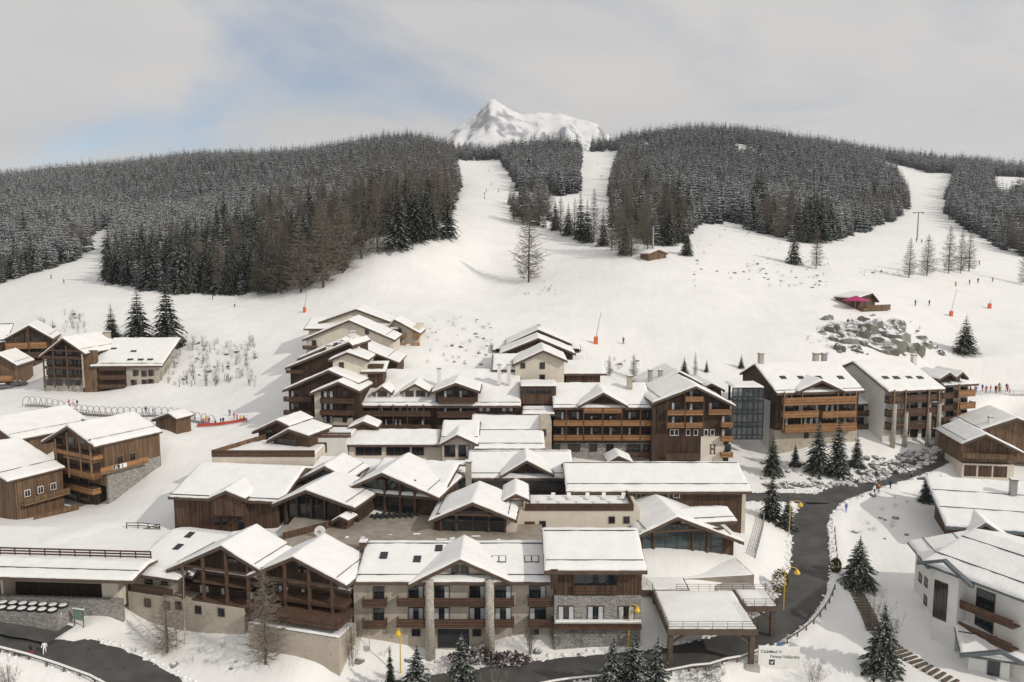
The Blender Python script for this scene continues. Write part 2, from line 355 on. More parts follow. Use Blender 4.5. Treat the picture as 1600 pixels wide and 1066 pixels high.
def ribbon(name, pl, hw, dz, material, wig=0.0):
    mb = MB(); n = len(pl)
    for i, p in enumerate(pl):
        d = (pl[min(i + 1, n - 1)] - pl[max(i - 1, 0)]); d.z = 0; d.normalize(); r = Vector((d.y, -d.x, 0))
        for k in range(5):
            s = (k - 2) / 2; w = hw + (wig * mnoise.noise((p.x * .5, p.y * .5, s * 9)) if abs(s) == 1 else 0)
            q = p + r * (s * w); mb.v.append((q.x, q.y, p.z + dz - 0.03 * abs(s)))
        if i: mb.f += [((i - 1) * 5 + k, (i - 1) * 5 + k + 1, i * 5 + k + 1, i * 5 + k) for k in range(4)]
    mb.m = [0] * len(mb.f)
    return tag(link(name, mb.mesh(name, material, True)), kind='structure')
for j, (k, (pl, hw)) in enumerate(ROADL.items()): ribbon('road', pl, hw + 0.25, -0.004 * j, 'asphalt', 0.45)
# far mountain
mx0 = np.linspace(-1500, 1500, 180); my0 = np.linspace(3300, 5200, 110)
CREST = [(-1500,300),(-900,520),(-620,600),(-520,560),(-380,640),(-240,730),(-104,848),(-20,795),(60,765),(150,782),(200,770),(260,772),(350,742),(440,728),(500,660),(560,640),(700,540),(1500,300)]
mb = MB()
for y in my0:
    for x in mx0:
        cx = np.interp(x, [c[0] for c in CREST], [c[1] for c in CREST]); dy = abs(y - 4300); w = min(1, dy / 260)
        rg = mnoise.ridged_multi_fractal((x * .0045, y * .0016, 1.3), 1.0, 2.1, 6, 1.0, 2.0)
        mb.v.append((x, y, max(cx - .58 * dy, -60) + 75 * (rg - 1.2) * w + 9 * mnoise.noise((x * .02, y * .02, 0)) + 7 * mnoise.noise((x * .06, y * .05, 3))))
q = len(mx0)
mb.f = [(j * q + i, j * q + i + 1, (j + 1) * q + i + 1, (j + 1) * q + i) for j in range(len(my0) - 1) for i in range(q - 1)]; mb.m = [0] * len(mb.f)
mm = bpy.data.materials.new('mountain'); t_, n_n, l_, p_ = nodes_of(mm); MATS['mountain'] = mm; p_.inputs['Roughness'].default_value = 0.9
g = n_n.new('ShaderNodeNewGeometry'); sx = n_n.new('ShaderNodeSeparateXYZ'); l_.new(g.outputs['Normal'], sx.inputs[0])
nn = n_n.new('ShaderNodeTexNoise'); nn.inputs['Scale'].default_value = 0.02; nn.inputs['Detail'].default_value = 8; l_.new(g.outputs['Position'], nn.inputs['Vector'])
ad = n_n.new('ShaderNodeMath'); ad.operation = 'MULTIPLY_ADD'; l_.new(nn.outputs['Fac'], ad.inputs[0]); ad.inputs[1].default_value = -0.55; l_.new(sx.outputs[2], ad.inputs[2])
rr = n_n.new('ShaderNodeValToRGB'); rr.color_ramp.elements[0].position = 0.37; rr.color_ramp.elements[1].position = 0.50
rr.color_ramp.elements[0].color = (0.30, 0.30, 0.32, 1); rr.color_ramp.elements[1].color = (0.82, 0.82, 0.83, 1)
l_.new(ad.outputs[0], rr.inputs[0]); l_.new(rr.outputs[0], p_.inputs['Base Color'])
tag(link('mountain', mb.mesh('mountain', 'mountain', True)), kind='structure')
# ------------------------------------------------------------ trees
def foliage_mat(name, c1, c2, snow, lo=0.46):
    m = bpy.data.materials.new(name); t, n, l, p = nodes_of(m); MATS[name] = m
    p.inputs['Roughness'].default_value = 0.9; p.inputs['Specular IOR Level'].default_value = 0.1
    g = n.new('ShaderNodeNewGeometry'); tc = n.new('ShaderNodeTexCoord')
    nz = n.new('ShaderNodeTexNoise'); nz.inputs['Scale'].default_value = 0.9; nz.inputs['Detail'].default_value = 4
    l.new(tc.outputs['Object'], nz.inputs['Vector'])
    oi = n.new('ShaderNodeObjectInfo')
    r = n.new('ShaderNodeValToRGB'); r.color_ramp.elements[0].color = (*c1, 1); r.color_ramp.elements[1].color = (*c2, 1)
    l.new(nz.outputs['Fac'], r.inputs[0])
    hs = n.new('ShaderNodeHueSaturation'); l.new(r.outputs[0], hs.inputs['Color'])
    mr = n.new('ShaderNodeMath'); mr.operation = 'MULTIPLY_ADD'; l.new(oi.outputs['Random'], mr.inputs[0]); mr.inputs[1].default_value = 0.7; mr.inputs[2].default_value = 0.65
    l.new(mr.outputs[0], hs.inputs['Value'])
    sx = n.new('ShaderNodeSeparateXYZ'); l.new(g.outputs['Normal'], sx.inputs[0])
    n2 = n.new('ShaderNodeTexNoise'); n2.inputs['Scale'].default_value = 2.2; n2.inputs['Detail'].default_value = 3; l.new(tc.outputs['Object'], n2.inputs['Vector'])
    a = n.new('ShaderNodeMath'); a.operation = 'MULTIPLY'; l.new(sx.outputs[2], a.inputs[0]); l.new(n2.outputs['Fac'], a.inputs[1])
    rs = n.new('ShaderNodeMapRange'); rs.inputs[1].default_value = lo - .06; rs.inputs[2].default_value = lo + .10; rs.inputs[4].default_value = snow
    l.new(a.outputs[0], rs.inputs[0])
    mx = n.new('ShaderNodeMix'); mx.data_type = 'RGBA'; l.new(rs.outputs[0], mx.inputs[0]); l.new(hs.outputs[0], mx.inputs[6]); mx.inputs[7].default_value = (.80, .80, .82, 1)
    l.new(mx.outputs[2], p.inputs['Base Color'])
    return m
foliage_mat('needles', (0.010, 0.018, 0.009), (0.034, 0.044, 0.024), 0.55, 0.50)
foliage_mat('needles_frosted', (0.009, 0.016, 0.013), (0.028, 0.042, 0.034), 0.78, 0.415)
foliage_mat('twigs', (0.135, 0.114, 0.092), (0.245, 0.212, 0.174), 0.25, 0.5)
foliage_mat('twigs_grey', (0.085, 0.07, 0.056), (0.15, 0.128, 0.105), 0.1, 0.5)
mat('bark', (0.09, 0.07, 0.055), (0.15, 0.12, 0.095), 2.0, 0.95, 0.5, stretch=(1, 1, .3))
mat('birch_bark', (0.55, 0.53, 0.48), (0.30, 0.27, 0.24), 2.5, 0.9, 0.2)
def spruce_crown(rnd, Ht, R, levels, nb, detail, droop=0.35):
    mb = MB()
    for i in range(levels):
        f = (i + rnd.random() * .5) / levels; z = Ht * (0.05 + 0.93 * f); r = R * (1 - f) ** 0.8 * (0.85 + .3 * rnd.random()) + .12
        k = max(4, int(nb * (1 - .55 * f))); a0 = rnd.random() * 6.28
        for j in range(k):
            a = a0 + 6.283 * (j + .5 * rnd.random()) / k; L = r * (0.72 + .45 * rnd.random()); w = L * (0.26 if detail else .36)
            ca, sa = math.cos(a), math.sin(a); dz = droop * L * (1.1 - .9 * f); up = .10 * L
            def P(d, s, h): return (ca * d - sa * s, sa * d + ca * s, z + h)
            if detail:      # a spine with pairs of hanging sprays
                seg = max(3, int(L / .42)); prev = P(0, 0, 0)
                for q in range(seg):
                    t0, t1 = q / seg, (q + 1) / seg
                    h0 = up * math.sin(t0 * 3) - dz * t0 * t0; h1 = up * math.sin(t1 * 3) - dz * t1 * t1
                    ww = w * (1.0 - .75 * t0) * (.7 + .6 * rnd.random()) + .06
                    for sgn in (-1, 1):
                        tw = .18 + .25 * rnd.random()
                        mb.add([P(L * t0, 0, h0), P(L * t1, 0, h1), P(L * (t1 + .10), sgn * ww, h1 - ww * tw), P(L * (t0 + .05), sgn * ww * .8, h0 - ww * (tw + .2))],
                               [(0, 1, 2, 3)] if sgn > 0 else [(3, 2, 1, 0)])
            else:
                hm = up - dz * .3
                mb.add([P(0, 0, 0), P(L * .55, w, hm - w * .5), P(L, 0, -dz), P(L * .55, 0, hm), P(L * .55, -w, hm - w * .5)],
                       [(0, 3, 1), (3, 2, 1), (0, 4, 3), (3, 4, 2)])
    mb.add([(-.12, 0, Ht * .9), (.12, 0, Ht * .9), (0, .12, Ht * .9), (0, 0, Ht * 1.03)], [(0, 1, 3), (1, 2, 3), (2, 0, 3)])
    return mb
def trunk_mb(Ht, r, n=7, lean=0.0, top=.97):
    mb = MB(); mb.tube((0, 0, -1.2), (lean * Ht * .4, 0, Ht * .4), r, r * .68, n); mb.tube((lean * Ht * .4, 0, Ht * .4), (lean * Ht, 0, Ht * top), r * .68, r * .12, n); return mb
def twig(mb, a, b, w):
    a = Vector(a); b = Vector(b); d = (b - a); s = Vector((d.y, -d.x, 0))
    if s.length < 1e-4: s = Vector((1, 0, 0))
    s = s.normalized() * w; u = Vector((0, 0, w))
    mb.add([a - s, a + s, b], [(0, 1, 2)]); mb.add([a - u, a + u, b], [(0, 1, 2)])
def larch_crown(rnd, Ht, R, levels, nb, tw, w0=.05, lowest=.16):
    mb = MB()
    for i in range(levels):
        f = (i + rnd.random() * .7) / levels; z = Ht * (lowest + (.98 - lowest) * f); r = R * (1 - f) ** .7 * (.7 + .5 * rnd.random()) + .2
        if f < .15: r *= .75
        k = max(3, int(nb * (1 - .4 * f))); a0 = rnd.random() * 6.28
        for j in range(k):
            a = a0 + 6.283 * (j + .7 * rnd.random()) / k; L = r * (.6 + .6 * rnd.random()); d = Vector((math.cos(a), math.sin(a), 0))
            b = Vector((0, 0, z)); m = b + d * L * .6 - Vector((0, 0, L * .10)); e = b + d * L + Vector((0, 0, L * .05))
            twig(mb, b, m, w0); twig(mb, m, e, w0 * .7)
            for q in range(tw):
                t = .2 + .8 * (q + rnd.random()) / tw; o = b.lerp(m, t / .6) if t < .6 else m.lerp(e, (t - .6) / .4)
                s = Vector((rnd.uniform(-1, 1), rnd.uniform(-1, 1), rnd.uniform(-.9, .4))).normalized() * L * rnd.uniform(.16, .36)
                twig(mb, o, o + s + d * L * .1, w0 * .55)
    return mb
def bush_mb(rnd, Ht, R, stems, tw, w0=.035):
    mb = MB()
    for i in range(stems):
        a = rnd.random() * 6.28; q = rnd.random() ** .5; d = Vector((math.cos(a) * q, math.sin(a) * q, 0))
        b = d * R * .25; m = b + d * R * .4 + Vector((0, 0, Ht * .5)); e = m + d * R * .35 + Vector((rnd.uniform(-.2, .2), rnd.uniform(-.2, .2), Ht * (.2 + .4 * rnd.random())))
        twig(mb, b - Vector((0, 0, .4)), m, w0); twig(mb, m, e, w0 * .7)
        for k in range(tw):
            t = rnd.random(); o = b.lerp(m, .35 + .65 * t) if rnd.random() < .5 else m.lerp(e, t)
            twig(mb, o, o + Vector((rnd.uniform(-1, 1), rnd.uniform(-1, 1), rnd.uniform(.1, 1.2))).normalized() * Ht * rnd.uniform(.12, .28), w0 * .5)
    return mb
R_ = random.Random(3)
SP_HI = [(spruce_crown(R_, 16, 3.3 + .5 * k, 27, 10, True).mesh('crown', 'needles'), trunk_mb(16, .26).mesh('trunk', 'bark')) for k in range(3)]
SP_LO = [(spruce_crown(R_, 16, 2.9 + .45 * k, 13, 7, False, .45).mesh('crown', 'needles_frosted'), trunk_mb(16, .22, 5).mesh('trunk', 'bark')) for k in range(4)]
LA_HI = [(larch_crown(R_, 16, 3.3 + .6 * k, 40, 8, 12, .06, .07).mesh('crown', 'twigs'), trunk_mb(16, .24, 7, .02).mesh('trunk', 'bark')) for k in range(3)]
LA_LO = [(larch_crown(R_, 16, 2.9 + .4 * k, 17, 6, 6, .065).mesh('crown', 'twigs'), trunk_mb(16, .22, 5).mesh('trunk', 'bark')) for k in range(3)]
def tree(name, meshes, loc, h, label, cat, group=None, rz=None, wide=1.0):
    o = thing(name, loc, label, cat, group, R_.random() * 6.28 if rz is None else rz)
    s = h / 16.0; o.scale = (s * wide, s * wide, s)
    link('trunk', meshes[1], o); c = link('crown', meshes[0], o); return o, c
# --- single trees by the ground point they stand on: px, py, height in px, kind, label
SINGLE = [
 (622,389,106,'S','tall broad spruce leading the pair at the left piste edge',1.15),(648,378,92,'S','slimmer spruce just right of the broad spruce at the piste edge',.95),
 (700,371,84,'S','dark spruce standing alone at the foot of the upper piste',1.1),(660,372,70,'S','shorter spruce between the piste-edge spruce pair and the lone dark spruce',.9),
 (826,441,120,'L','solitary bare larch in the middle of the open piste',.9),
 (868,360,46,'S','small spruce left in the tree row below the middle wood',.9),(888,368,52,'S','second small spruce in the tree row below the middle wood',.9),
 (907,374,78,'S','taller spruce in the row below the middle wood beside thin larches',.85),(928,380,88,'L','thin tall larch in the row below the middle wood',.6),
 (942,384,60,'S','spruce tucked between two larches left of the small hut',.9),(956,392,92,'L','leaning bare larch left of the bushy larch by the hut',.75),
 (986,401,66,'L','bushy many-stemmed bare tree just left of the small wooden hut',1.2),(1073,399,44,'S','little spruce on the snow right of the small wooden hut',1.0),
 (1240,412,58,'S','dark spruce on the rocky snow rise below the right forest',1.15),(1275,420,70,'L','bare larch right beside the dark spruce on the rocky rise',.8),
 (1420,434,64,'L','leftmost of the bare larches below the ski lift pylon',.95),(1448,431,66,'L','second bare larch from the left below the ski lift pylon',.95),
 (1482,427,76,'L','tallest bare larch of the group right of the lift line',.8),(1501,427,70,'L','thin larch close beside a dense one right of the lift line',.6),
 (1514,424,62,'L','dense dark larch at the right end of the larch group',1.0),(1602,446,66,'L','bare larch cut by the right picture edge on the slope',1.0),
 (1507,552,60,'S','lone spruce on the snow above the right hotel wing',1.25),
 (175,530,56,'S','smallest of the three spruces behind the left slope chalet',1.1),(217,537,92,'S','middle spruce of the three behind the left slope chalet',1.05),(263,541,108,'S','tallest of the three spruces behind the left slope chalet',1.0),
 (1069,583,26,'S','small spruce behind the cream gable house',1.1),(1086,588,40,'L','thin bare larch behind the cream gable house',.5),(1104,581,20,'S','tiny snow-dusted fir right of the thin larch',1.0),(1158,575,22,'S','small spruce on the snow left of the brown gabled hotel wing',1.0),
 (990,592,40,'L','bare larch behind the orange-balcony hotel roof',.8),(952,588,34,'L','thin bare sapling behind the grey-roofed shed',.6),
 (1207,742,66,'S','narrow snow-dusted spruce at the white wall corner',.9),(1242,728,36,'S','low young spruce against the beige base wall',1.2),
 (1277,738,86,'S','left of the two tall spruces before the orange-balcony chalet',1.0),(1308,742,92,'S','right and taller of the spruces before the orange-balcony chalet',1.05),(1338,729,54,'S','smaller spruce right of the two tall ones before the chalet',1.1),
 (1044,719,38,'S','left of two planted firs before the brown gabled hotel wing',.9),(1079,719,38,'S','right of two planted firs before the brown gabled hotel wing',.9),
 (1205,812,78,'S','dark dense spruce at the road junction beside the yellow lamp',1.0),(1230,826,50,'S','round dark fir under the yellow lamp at the junction',1.3),
 (1446,784,46,'S','left of two firs on the bank below the upper road',1.1),(1468,781,40,'S','right of two firs on the bank below the upper road',1.1),
 (1341,916,76,'S','broad dark fir beside the steps right of the road',1.3),(1378,1050,100,'S','snow-clad fir above the lower steps in the right foreground',1.2),
 (470,457,118,'L','broad pale larch at the lower corner of the left forest',1.15),(505,449,138,'L','tallest pale larch at the lower corner of the left forest',1.2),(536,426,120,'L','pale larch right of the tallest one at the left forest corner',1.1),(440,459,108,'L','pale larch left of the tallest one at the left forest corner',1.1),
 (565,404,104,'L','pale larch behind the left forest corner near the broad spruce',1.1),(590,394,96,'L','pale larch directly left of the broad piste-edge spruce',1.1),(675,372,66,'S','frosted spruce between the piste-edge pair and the lone dark one',1.1),
 (803,346,46,'L','small bare tree leftmost in the clump below the middle wood',1.1),(818,352,62,'L','bare larch in the clump below the middle wood, second from left',1.1),(842,354,66,'L','bare larch at the right of the clump below the middle wood',1.1),
 (876,366,60,'L','thin larch between the two small spruces of the tree row',.7),(898,372,64,'L','thin larch left of the taller spruce in the tree row',.7),(917,378,66,'S','spruce right of the taller one in the tree row',.9),(968,395,84,'L','tall larch left of the bushy tree by the small hut',.8),(977,398,60,'S','dark spruce behind the bushy tree by the small hut',.9),(1012,392,62,'L','larch just behind the small wooden hut',.9),
 (610,1078,66,'S','thin young spruce in the snow yard by the yellow lamp',.55),(652,1100,84,'S','low spruce at the bottom edge left of the parking gap',1.3),(722,1098,104,'S','dark spruce at the bottom edge below the garage door',1.0),
 (957,1100,96,'S','left of three snow-flecked spruces before the entrance canopy',1.0),(990,1108,108,'S','middle of three snow-flecked spruces before the entrance canopy',1.0),(1026,1100,96,'S','right of three snow-flecked spruces before the entrance canopy',1.0),
]
for px, py, hp, k, lab, wd in SINGLE:
    g, t = ground(min(px, 1640), py)
    h = hp * t / F / math.cos(math.atan((py - 391) / F)); wd *= 1.2 if py > 1060 and hp > 70 else 1.0
    ms = R_.choice(SP_HI if k == 'S' else LA_HI)
    if k == 'S' and t > 270: ms = (ms[0], ms[1])
    tree('spruce_tree' if k == 'S' else 'larch_tree', ms, g, h, lab, 'tree', None, None, wd * 1.0)
# --- woods: polygons of the ground the trees stand on
def inpoly(px, py, poly):
    r = np.zeros(px.shape, bool); n = len(poly)
    for i in range(n):
        x0, y0 = poly[i]; x1, y1 = poly[(i + 1) % n]
        c = ((y0 > py) != (y1 > py)) & (px < (x1 - x0) * (py - y0) / (y1 - y0 + 1e-9) + x0); r ^= c
    return r
WOODS = {
 'left': ([(166,440),(250,457),(340,463),(400,461),(450,455),(500,446),(535,424),(552,402),(600,386),(650,369),(690,352),(712,320),(718,290),(713,255),(704,212),(640,205),(560,212),(300,240),(150,258),(-260,285),(-260,470),(-20,450),(60,427),(105,411),(140,395),(150,362),(178,356),(168,400)], 280, 1330),
 'middle': ([(778,246),(786,220),(850,212),(902,214),(908,240),(902,300),(880,307),(812,299),(797,272)], 420, 950),
 'far gap': ([(714,252),(714,226),(792,224),(792,250)], 800, 1020), 'far gap2': ([(925,238),(925,222),(985,218),(972,236)], 830, 1000),
 'below middle': ([(795,318),(850,300),(870,330),(860,362),(835,352),(800,335)], 350, 520),
 'right': ([(968,236),(972,205),(1100,198),(1200,203),(1300,220),(1366,246),(1400,275),(1424,318),(1415,338),(1345,364),(1290,380),(1250,382),(1200,368),(1150,354),(1092,348),(1072,376),(1040,388),(1000,380),(975,372),(955,352),(950,312)], 300, 1300),
 'far right': ([(1465,290),(1470,262),(1500,250),(1552,270),(1548,292),(1562,312),(1600,302),(1850,300),(1850,440),(1600,405),(1560,388),(1500,352),(1470,332)], 330, 1000),
 'right crest': ([(1362,246),(1340,222),(1465,236),(1600,250),(1850,260),(1850,292),(1600,290),(1560,280),(1450,270),(1380,252)], 800, 1200),
}
BROWN = [[(400,470),(400,330),(470,290),(600,250),(720,235),(720,350),(600,395),(540,470)], [(940,392),(950,270),(985,262),(1060,330),(1070,390)], [(795,318),(850,300),(870,330),(860,362),(835,352),(800,335)],
         [(1190,375),(1190,340),(1260,335),(1260,390)], [(1330,366),(1330,330),(1425,300),(1425,340)], [(1540,400),(1540,350),(1620,350),(1620,410)], [(100,420),(100,380),(160,360),(160,420)]]
def Hv(x, y):
    i = np.clip(np.searchsorted(GX, x, 'right') - 1, 0, len(GX) - 2); j = np.clip(np.searchsorted(GY, y, 'right') - 1, 0, len(GY) - 2)
    a = (x - GX[i]) / (GX[i + 1] - GX[i]); b = (y - GY[j]) / (GY[j + 1] - GY[j])
    return (ZZ[j, i] * (1 - a) + ZZ[j, i + 1] * a) * (1 - b) + (ZZ[j + 1, i] * (1 - a) + ZZ[j + 1, i + 1] * a) * b
cand = []
for wname, (poly, y0, y1) in WOODS.items():
    y = float(y0)
    while y < y1:
        sp = 3.3 + y * .0030
        lo = (min(p[0] for p in poly) - 800) / F * y * 1.05 - 10; hi = (max(p[0] for p in poly) - 800) / F * y * 1.05 + 10
        x = np.arange(lo, hi, sp); x = x + RNG.uniform(-.48, .48, len(x)) * sp; yy = y + RNG.uniform(-.48, .48, len(x)) * sp
        z = Hv(x, yy); px, py = proj(x, yy, z)
        ok = inpoly(px, py, poly)
        for a, b, c, d, e in zip(x[ok], yy[ok], z[ok], px[ok], py[ok]): cand.append((a, b, c, d, e, wname))
        y += sp * .9
rc = random.Random(11); spr, lar = [], []
_cx = np.array([c[3] for c in cand]); _cy = np.array([c[4] for c in cand]); BR = np.zeros(len(cand), bool)
for q in BROWN: BR |= inpoly(_cx, _cy, q)
for ci, c in enumerate(cand):
    br = BR[ci]
    if mnoise.noise((c[0] * .025, c[1] * .025, 7.)) < -.42 and c[1] < 900 and rc.random() < .8: continue
    h = rc.uniform(9.5, 19.5) * (1.0 if c[1] < 700 else .92); big = rc.random()
    if big > .93: h *= 1.2
    if c[5] == 'below middle': h *= .75
    L = rc.random() < (.52 if br else .08)
    if br and not L: h *= .95
    (lar if L else spr).append((h * F / c[1], h, c))
WN = {'left': 'left hillside', 'middle': 'middle wood between the pistes', 'right': 'right hillside', 'far right': 'far right wood', 'below middle': 'clump below the middle wood', 'far gap': 'far crest', 'far gap2': 'far crest', 'right crest': 'far crest'}
def plant(lst, nbig, lo, hi, nm, kindname):
    lst.sort(key=lambda q: -q[0]); first = {}
    for i, (s, h, c) in enumerate(lst[:nbig]):
        ms = lo[i - (nbig - len(lo))] if i >= nbig - len(lo) else rc.choice(hi if s > 42 else lo)
        k = lo.index(ms) if ms in lo else -1
        w = WN[c[5]]
        o, cr = tree(nm, ms, (c[0], c[1], c[2]), h, '%s at the near edge of the forest on the %s' % (kindname, w), 'tree', '%s of the forest edge, %s' % (nm, w), None, rc.uniform(.85, 1.15))
        if k >= 0 and k not in first: first[k] = cr
    rest = lst[nbig:]
    me = bpy.data.meshes.new(nm + '_forest'); me.from_pydata([(c[0], c[1], c[2] - .3) for s, h, c in rest], [], [])
    for an, ty, vals in (('tsc', 'FLOAT', [h / 16 for s, h, c in rest]), ('trot', 'FLOAT', [rc.random() * 6.28 for _ in rest]), ('tk', 'INT', [rc.choice(sorted(first)) for _ in rest])):
        at_ = me.attributes.new(an, ty, 'POINT'); at_.data.foreach_set('value', vals)
    o = tag(link(nm + '_forest', me), 'dense %s wood covering the hillsides above the village' % kindname.split()[-1], 'forest', kind='stuff')
    ng = bpy.data.node_groups.new(nm + '_scatter', 'GeometryNodeTree')
    ng.interface.new_socket('Geometry', in_out='INPUT', socket_type='NodeSocketGeometry'); ng.interface.new_socket('Geometry', in_out='OUTPUT', socket_type='NodeSocketGeometry')
    gi = ng.nodes.new('NodeGroupInput'); go = ng.nodes.new('NodeGroupOutput'); jn = ng.nodes.new('GeometryNodeJoinGeometry')
    def attr(nm_, ty): a = ng.nodes.new('GeometryNodeInputNamedAttribute'); a.data_type = ty; a.inputs[0].default_value = nm_; return a.outputs[0]
    for k, cr in sorted(first.items()):
        cmpn = ng.nodes.new('FunctionNodeCompare'); cmpn.data_type = 'INT'; cmpn.operation = 'EQUAL'
        ng.links.new(attr('tk', 'INT'), cmpn.inputs[2]); cmpn.inputs[3].default_value = k
        ob = ng.nodes.new('GeometryNodeObjectInfo'); ob.transform_space = 'ORIGINAL'; ob.inputs[0].default_value = cr; ob.inputs[1].default_value = True
        ip = ng.nodes.new('GeometryNodeInstanceOnPoints'); ng.links.new(gi.outputs[0], ip.inputs[0]); ng.links.new(cmpn.outputs[0], ip.inputs[1]); ng.links.new(ob.outputs[4], ip.inputs[2])
        cx = ng.nodes.new('ShaderNodeCombineXYZ'); ng.links.new(attr('trot', 'FLOAT'), cx.inputs[2])
        e2r = ng.nodes.new('FunctionNodeEulerToRotation'); ng.links.new(cx.outputs[0], e2r.inputs[0]); ng.links.new(e2r.outputs[0], ip.inputs[5])
        ng.links.new(attr('tsc', 'FLOAT'), ip.inputs[6]); ng.links.new(ip.outputs[0], jn.inputs[0])
    ng.links.new(jn.outputs[0], go.inputs[0])
    md = o.modifiers.new('scatter', 'NODES'); md.node_group = ng
    print(nm, len(lst), 'big', lst[0][0], lst[min(nbig, len(lst)-1)][0])
plant(spr, 240, SP_LO, SP_HI, 'spruce_tree', 'snow-dusted spruce')
plant(lar, 150, LA_LO, LA_HI, 'larch_tree', 'bare brown larch')
# ------------------------------------------------------------ building kit (local frame: x along the front, y into the building, z up)
MC = {}
def cached(key, fn):
    if key not in MC: MC[key] = fn()
    return MC[key]
class Bld:
    def __init__(s, name, label, px, py, Y, yaw=0.0, cat='building', group=None):
        s.o = at(px, py, Y); s.a = math.radians(yaw); s.e = thing(name, s.o, label, cat, group, s.a)
        s.c, s.s = math.cos(s.a), math.sin(s.a)
    def P(s, px, py, ly=0.0):
        """local x, z of the picture point on the upright plane y = ly of this building"""
        d = at_t(px, py, 1.0) - Vector((0, 0, CZ)); q = Vector((0, 0, CZ)) - s.o
        dy = -s.s * d.x + s.c * d.y; qy = -s.s * q.x + s.c * q.y
        t = (ly - qy) / dy; w = q + d * t
        return s.c * w.x + s.s * w.y, w.z
    def X(s, px, py, ly=0.0): return s.P(px, py, ly)[0]
    def Z(s, px, py, ly=0.0): return s.P(px, py, ly)[1]
    def part(s, name, mb, m, parent=None, smooth=False): return link(name, mb.mesh(name, m, smooth), parent or s.e)
    def wall(s, px0, px1, pyt, pyb, depth, m, ly=0.0, down=3.0, name='wall'):
        x0, zt = s.P(px0, pyt, ly); x1, _ = s.P(px1, pyt, ly); _, zb = s.P((px0 + px1) / 2, pyb, ly)
        return s.part(name, MB().box(x0, x1, ly, ly + depth, zb - down, zt), m)
    def box(s, name, x0, x1, y0, y1, z0, z1, m, parent=None): return s.part(name, MB().box(x0, x1, y0, y1, z0, z1), m, parent)
    # ---- snow lying on a surface z = f(x, y)
    def snow(s, f, x0, x1, y0, y1, th, parent, bx=(), by=(), seed=0, inset=0.06, name='snow'):
        step = 0.75
        def lines(a, b, br):
            n = max(2, int((b - a) / step)); v = {round(a + (b - a) * i / n, 3) for i in range(n + 1)} | {round(a + q, 3) for q in (.12, .35)} | {round(b - q, 3) for q in (.12, .35)} | {round(q, 3) for q in br if a < q < b}
            return sorted(q for q in v if a <= q <= b)
        xs = lines(x0 + inset, x1 - inset, bx); ys = lines(y0 + inset, y1 - inset, by); mb = MB(); nx = len(xs)
        ox, oy = s.o.x + seed * 7.3, s.o.y
        for y in ys:
            for x in xs:
                e = min(x - xs[0], xs[-1] - x, y - ys[0], ys[-1] - y)
                k = 0.45 + 0.55 * min(1, e / .35) ** .5
                border = e < 1e-4
                n1 = mnoise.noise(((x + ox) * .45, (y + oy) * .45, seed)); n2 = mnoise.noise(((x + ox) * 1.9, (y + oy) * 1.9, seed + 5.))
                jx = .09 * n2 if border else 0
                mb.v.append((x + jx, y + .12 * mnoise.noise((x * 1.3 + ox, y, 2.)) * border, f(x, y) + th * k * (1 + .38 * n1 + .16 * n2)))
        ny = len(ys)
        mb.f = [(j * nx + i, j * nx + i + 1, (j + 1) * nx + i + 1, (j + 1) * nx + i) for j in range(ny - 1) for i in range(nx - 1)]
        ring = [i for i in range(nx)] + [j * nx + nx - 1 for j in range(1, ny)] + [(ny - 1) * nx + i for i in range(nx - 2, -1, -1)] + [j * nx for j in range(ny - 2, 0, -1)]
        k0 = len(mb.v)
        for r in ring: x, y, z = mb.v[r]; mb.v.append((x, y, f(x, y) - .02))
        n = len(ring)
        mb.f += [(ring[i], k0 + i, k0 + (i + 1) % n, ring[(i + 1) % n]) for i in range(n)]; mb.m = [0] * len(mb.f)
        o = s.part(name, mb, 'snow_roof', parent, True)
        return o
    # ---- roof with its ridge running into the building, gable to the front
    def gable(s, L, A_, R, y0, y1, th=.28, snow=.34, m='fascia', wall=None, wy=0.9, zb=None, guard=True, sink=0.0, name='roof'):
        (xl, zl), (xa, za), (xr, zr) = [s.P(q[0], q[1], y0) for q in (L, A_, R)]
        za -= snow * .6; zl -= snow * .4; zr -= snow * .4
        t = th * 1.05
        mb = MB().prism([(xl, zl - t), (xa, za - t), (xr, zr - t), (xr, zr), (xa, za), (xl, zl)], y0, y1)
        # barge boards under the front edge
        for (p, q) in (((xl, zl), (xa, za)), ((xa, za), (xr, zr))):
            mb.prism([(p[0], p[1] - t - .22), (q[0], q[1] - t - .22), (q[0], q[1] - t + .01), (p[0], p[1] - t + .01)], y0 + .03, y0 + .13)
        rf = s.part(name, mb, m)
        f = lambda x, y: (zl + (za - zl) * (x - xl) / (xa - xl)) if x < xa else (za + (zr - za) * (x - xa) / (xr - xa))
        s.snow(f, xl, xr, y0, y1, snow, rf, bx=(xa - .3, xa, xa + .3), seed=int(abs(xl * 10)) % 17)
        if guard:
            for (p, q) in (((xl, zl), (xa, za)), ((xr, zr), (xa, za))):
                gx = p[0] + (q[0] - p[0]) * .2; gz = p[1] + (q[1] - p[1]) * .2 + snow * 1.12
                s.part('snow_guard', MB().bar((gx, y0 + .2, gz), (gx, y1 - .3, gz), .09, .09), 'metal_dark', rf)
        # purlin ends under the overhang
        pm = MB()
        for k in (.06, .5, .94):
            for (p, q) in (((xl, zl), (xa, za)), ((xr, zr), (xa, za))):
                bx_ = p[0] + (q[0] - p[0]) * k; bz_ = p[1] + (q[1] - p[1]) * k - t - .16
                pm.box(bx_ - .1, bx_ + .1, y0 + .16, y0 + wy + .4, bz_ - .13, bz_ + .14)
        s.part('purlin', pm, m, rf)
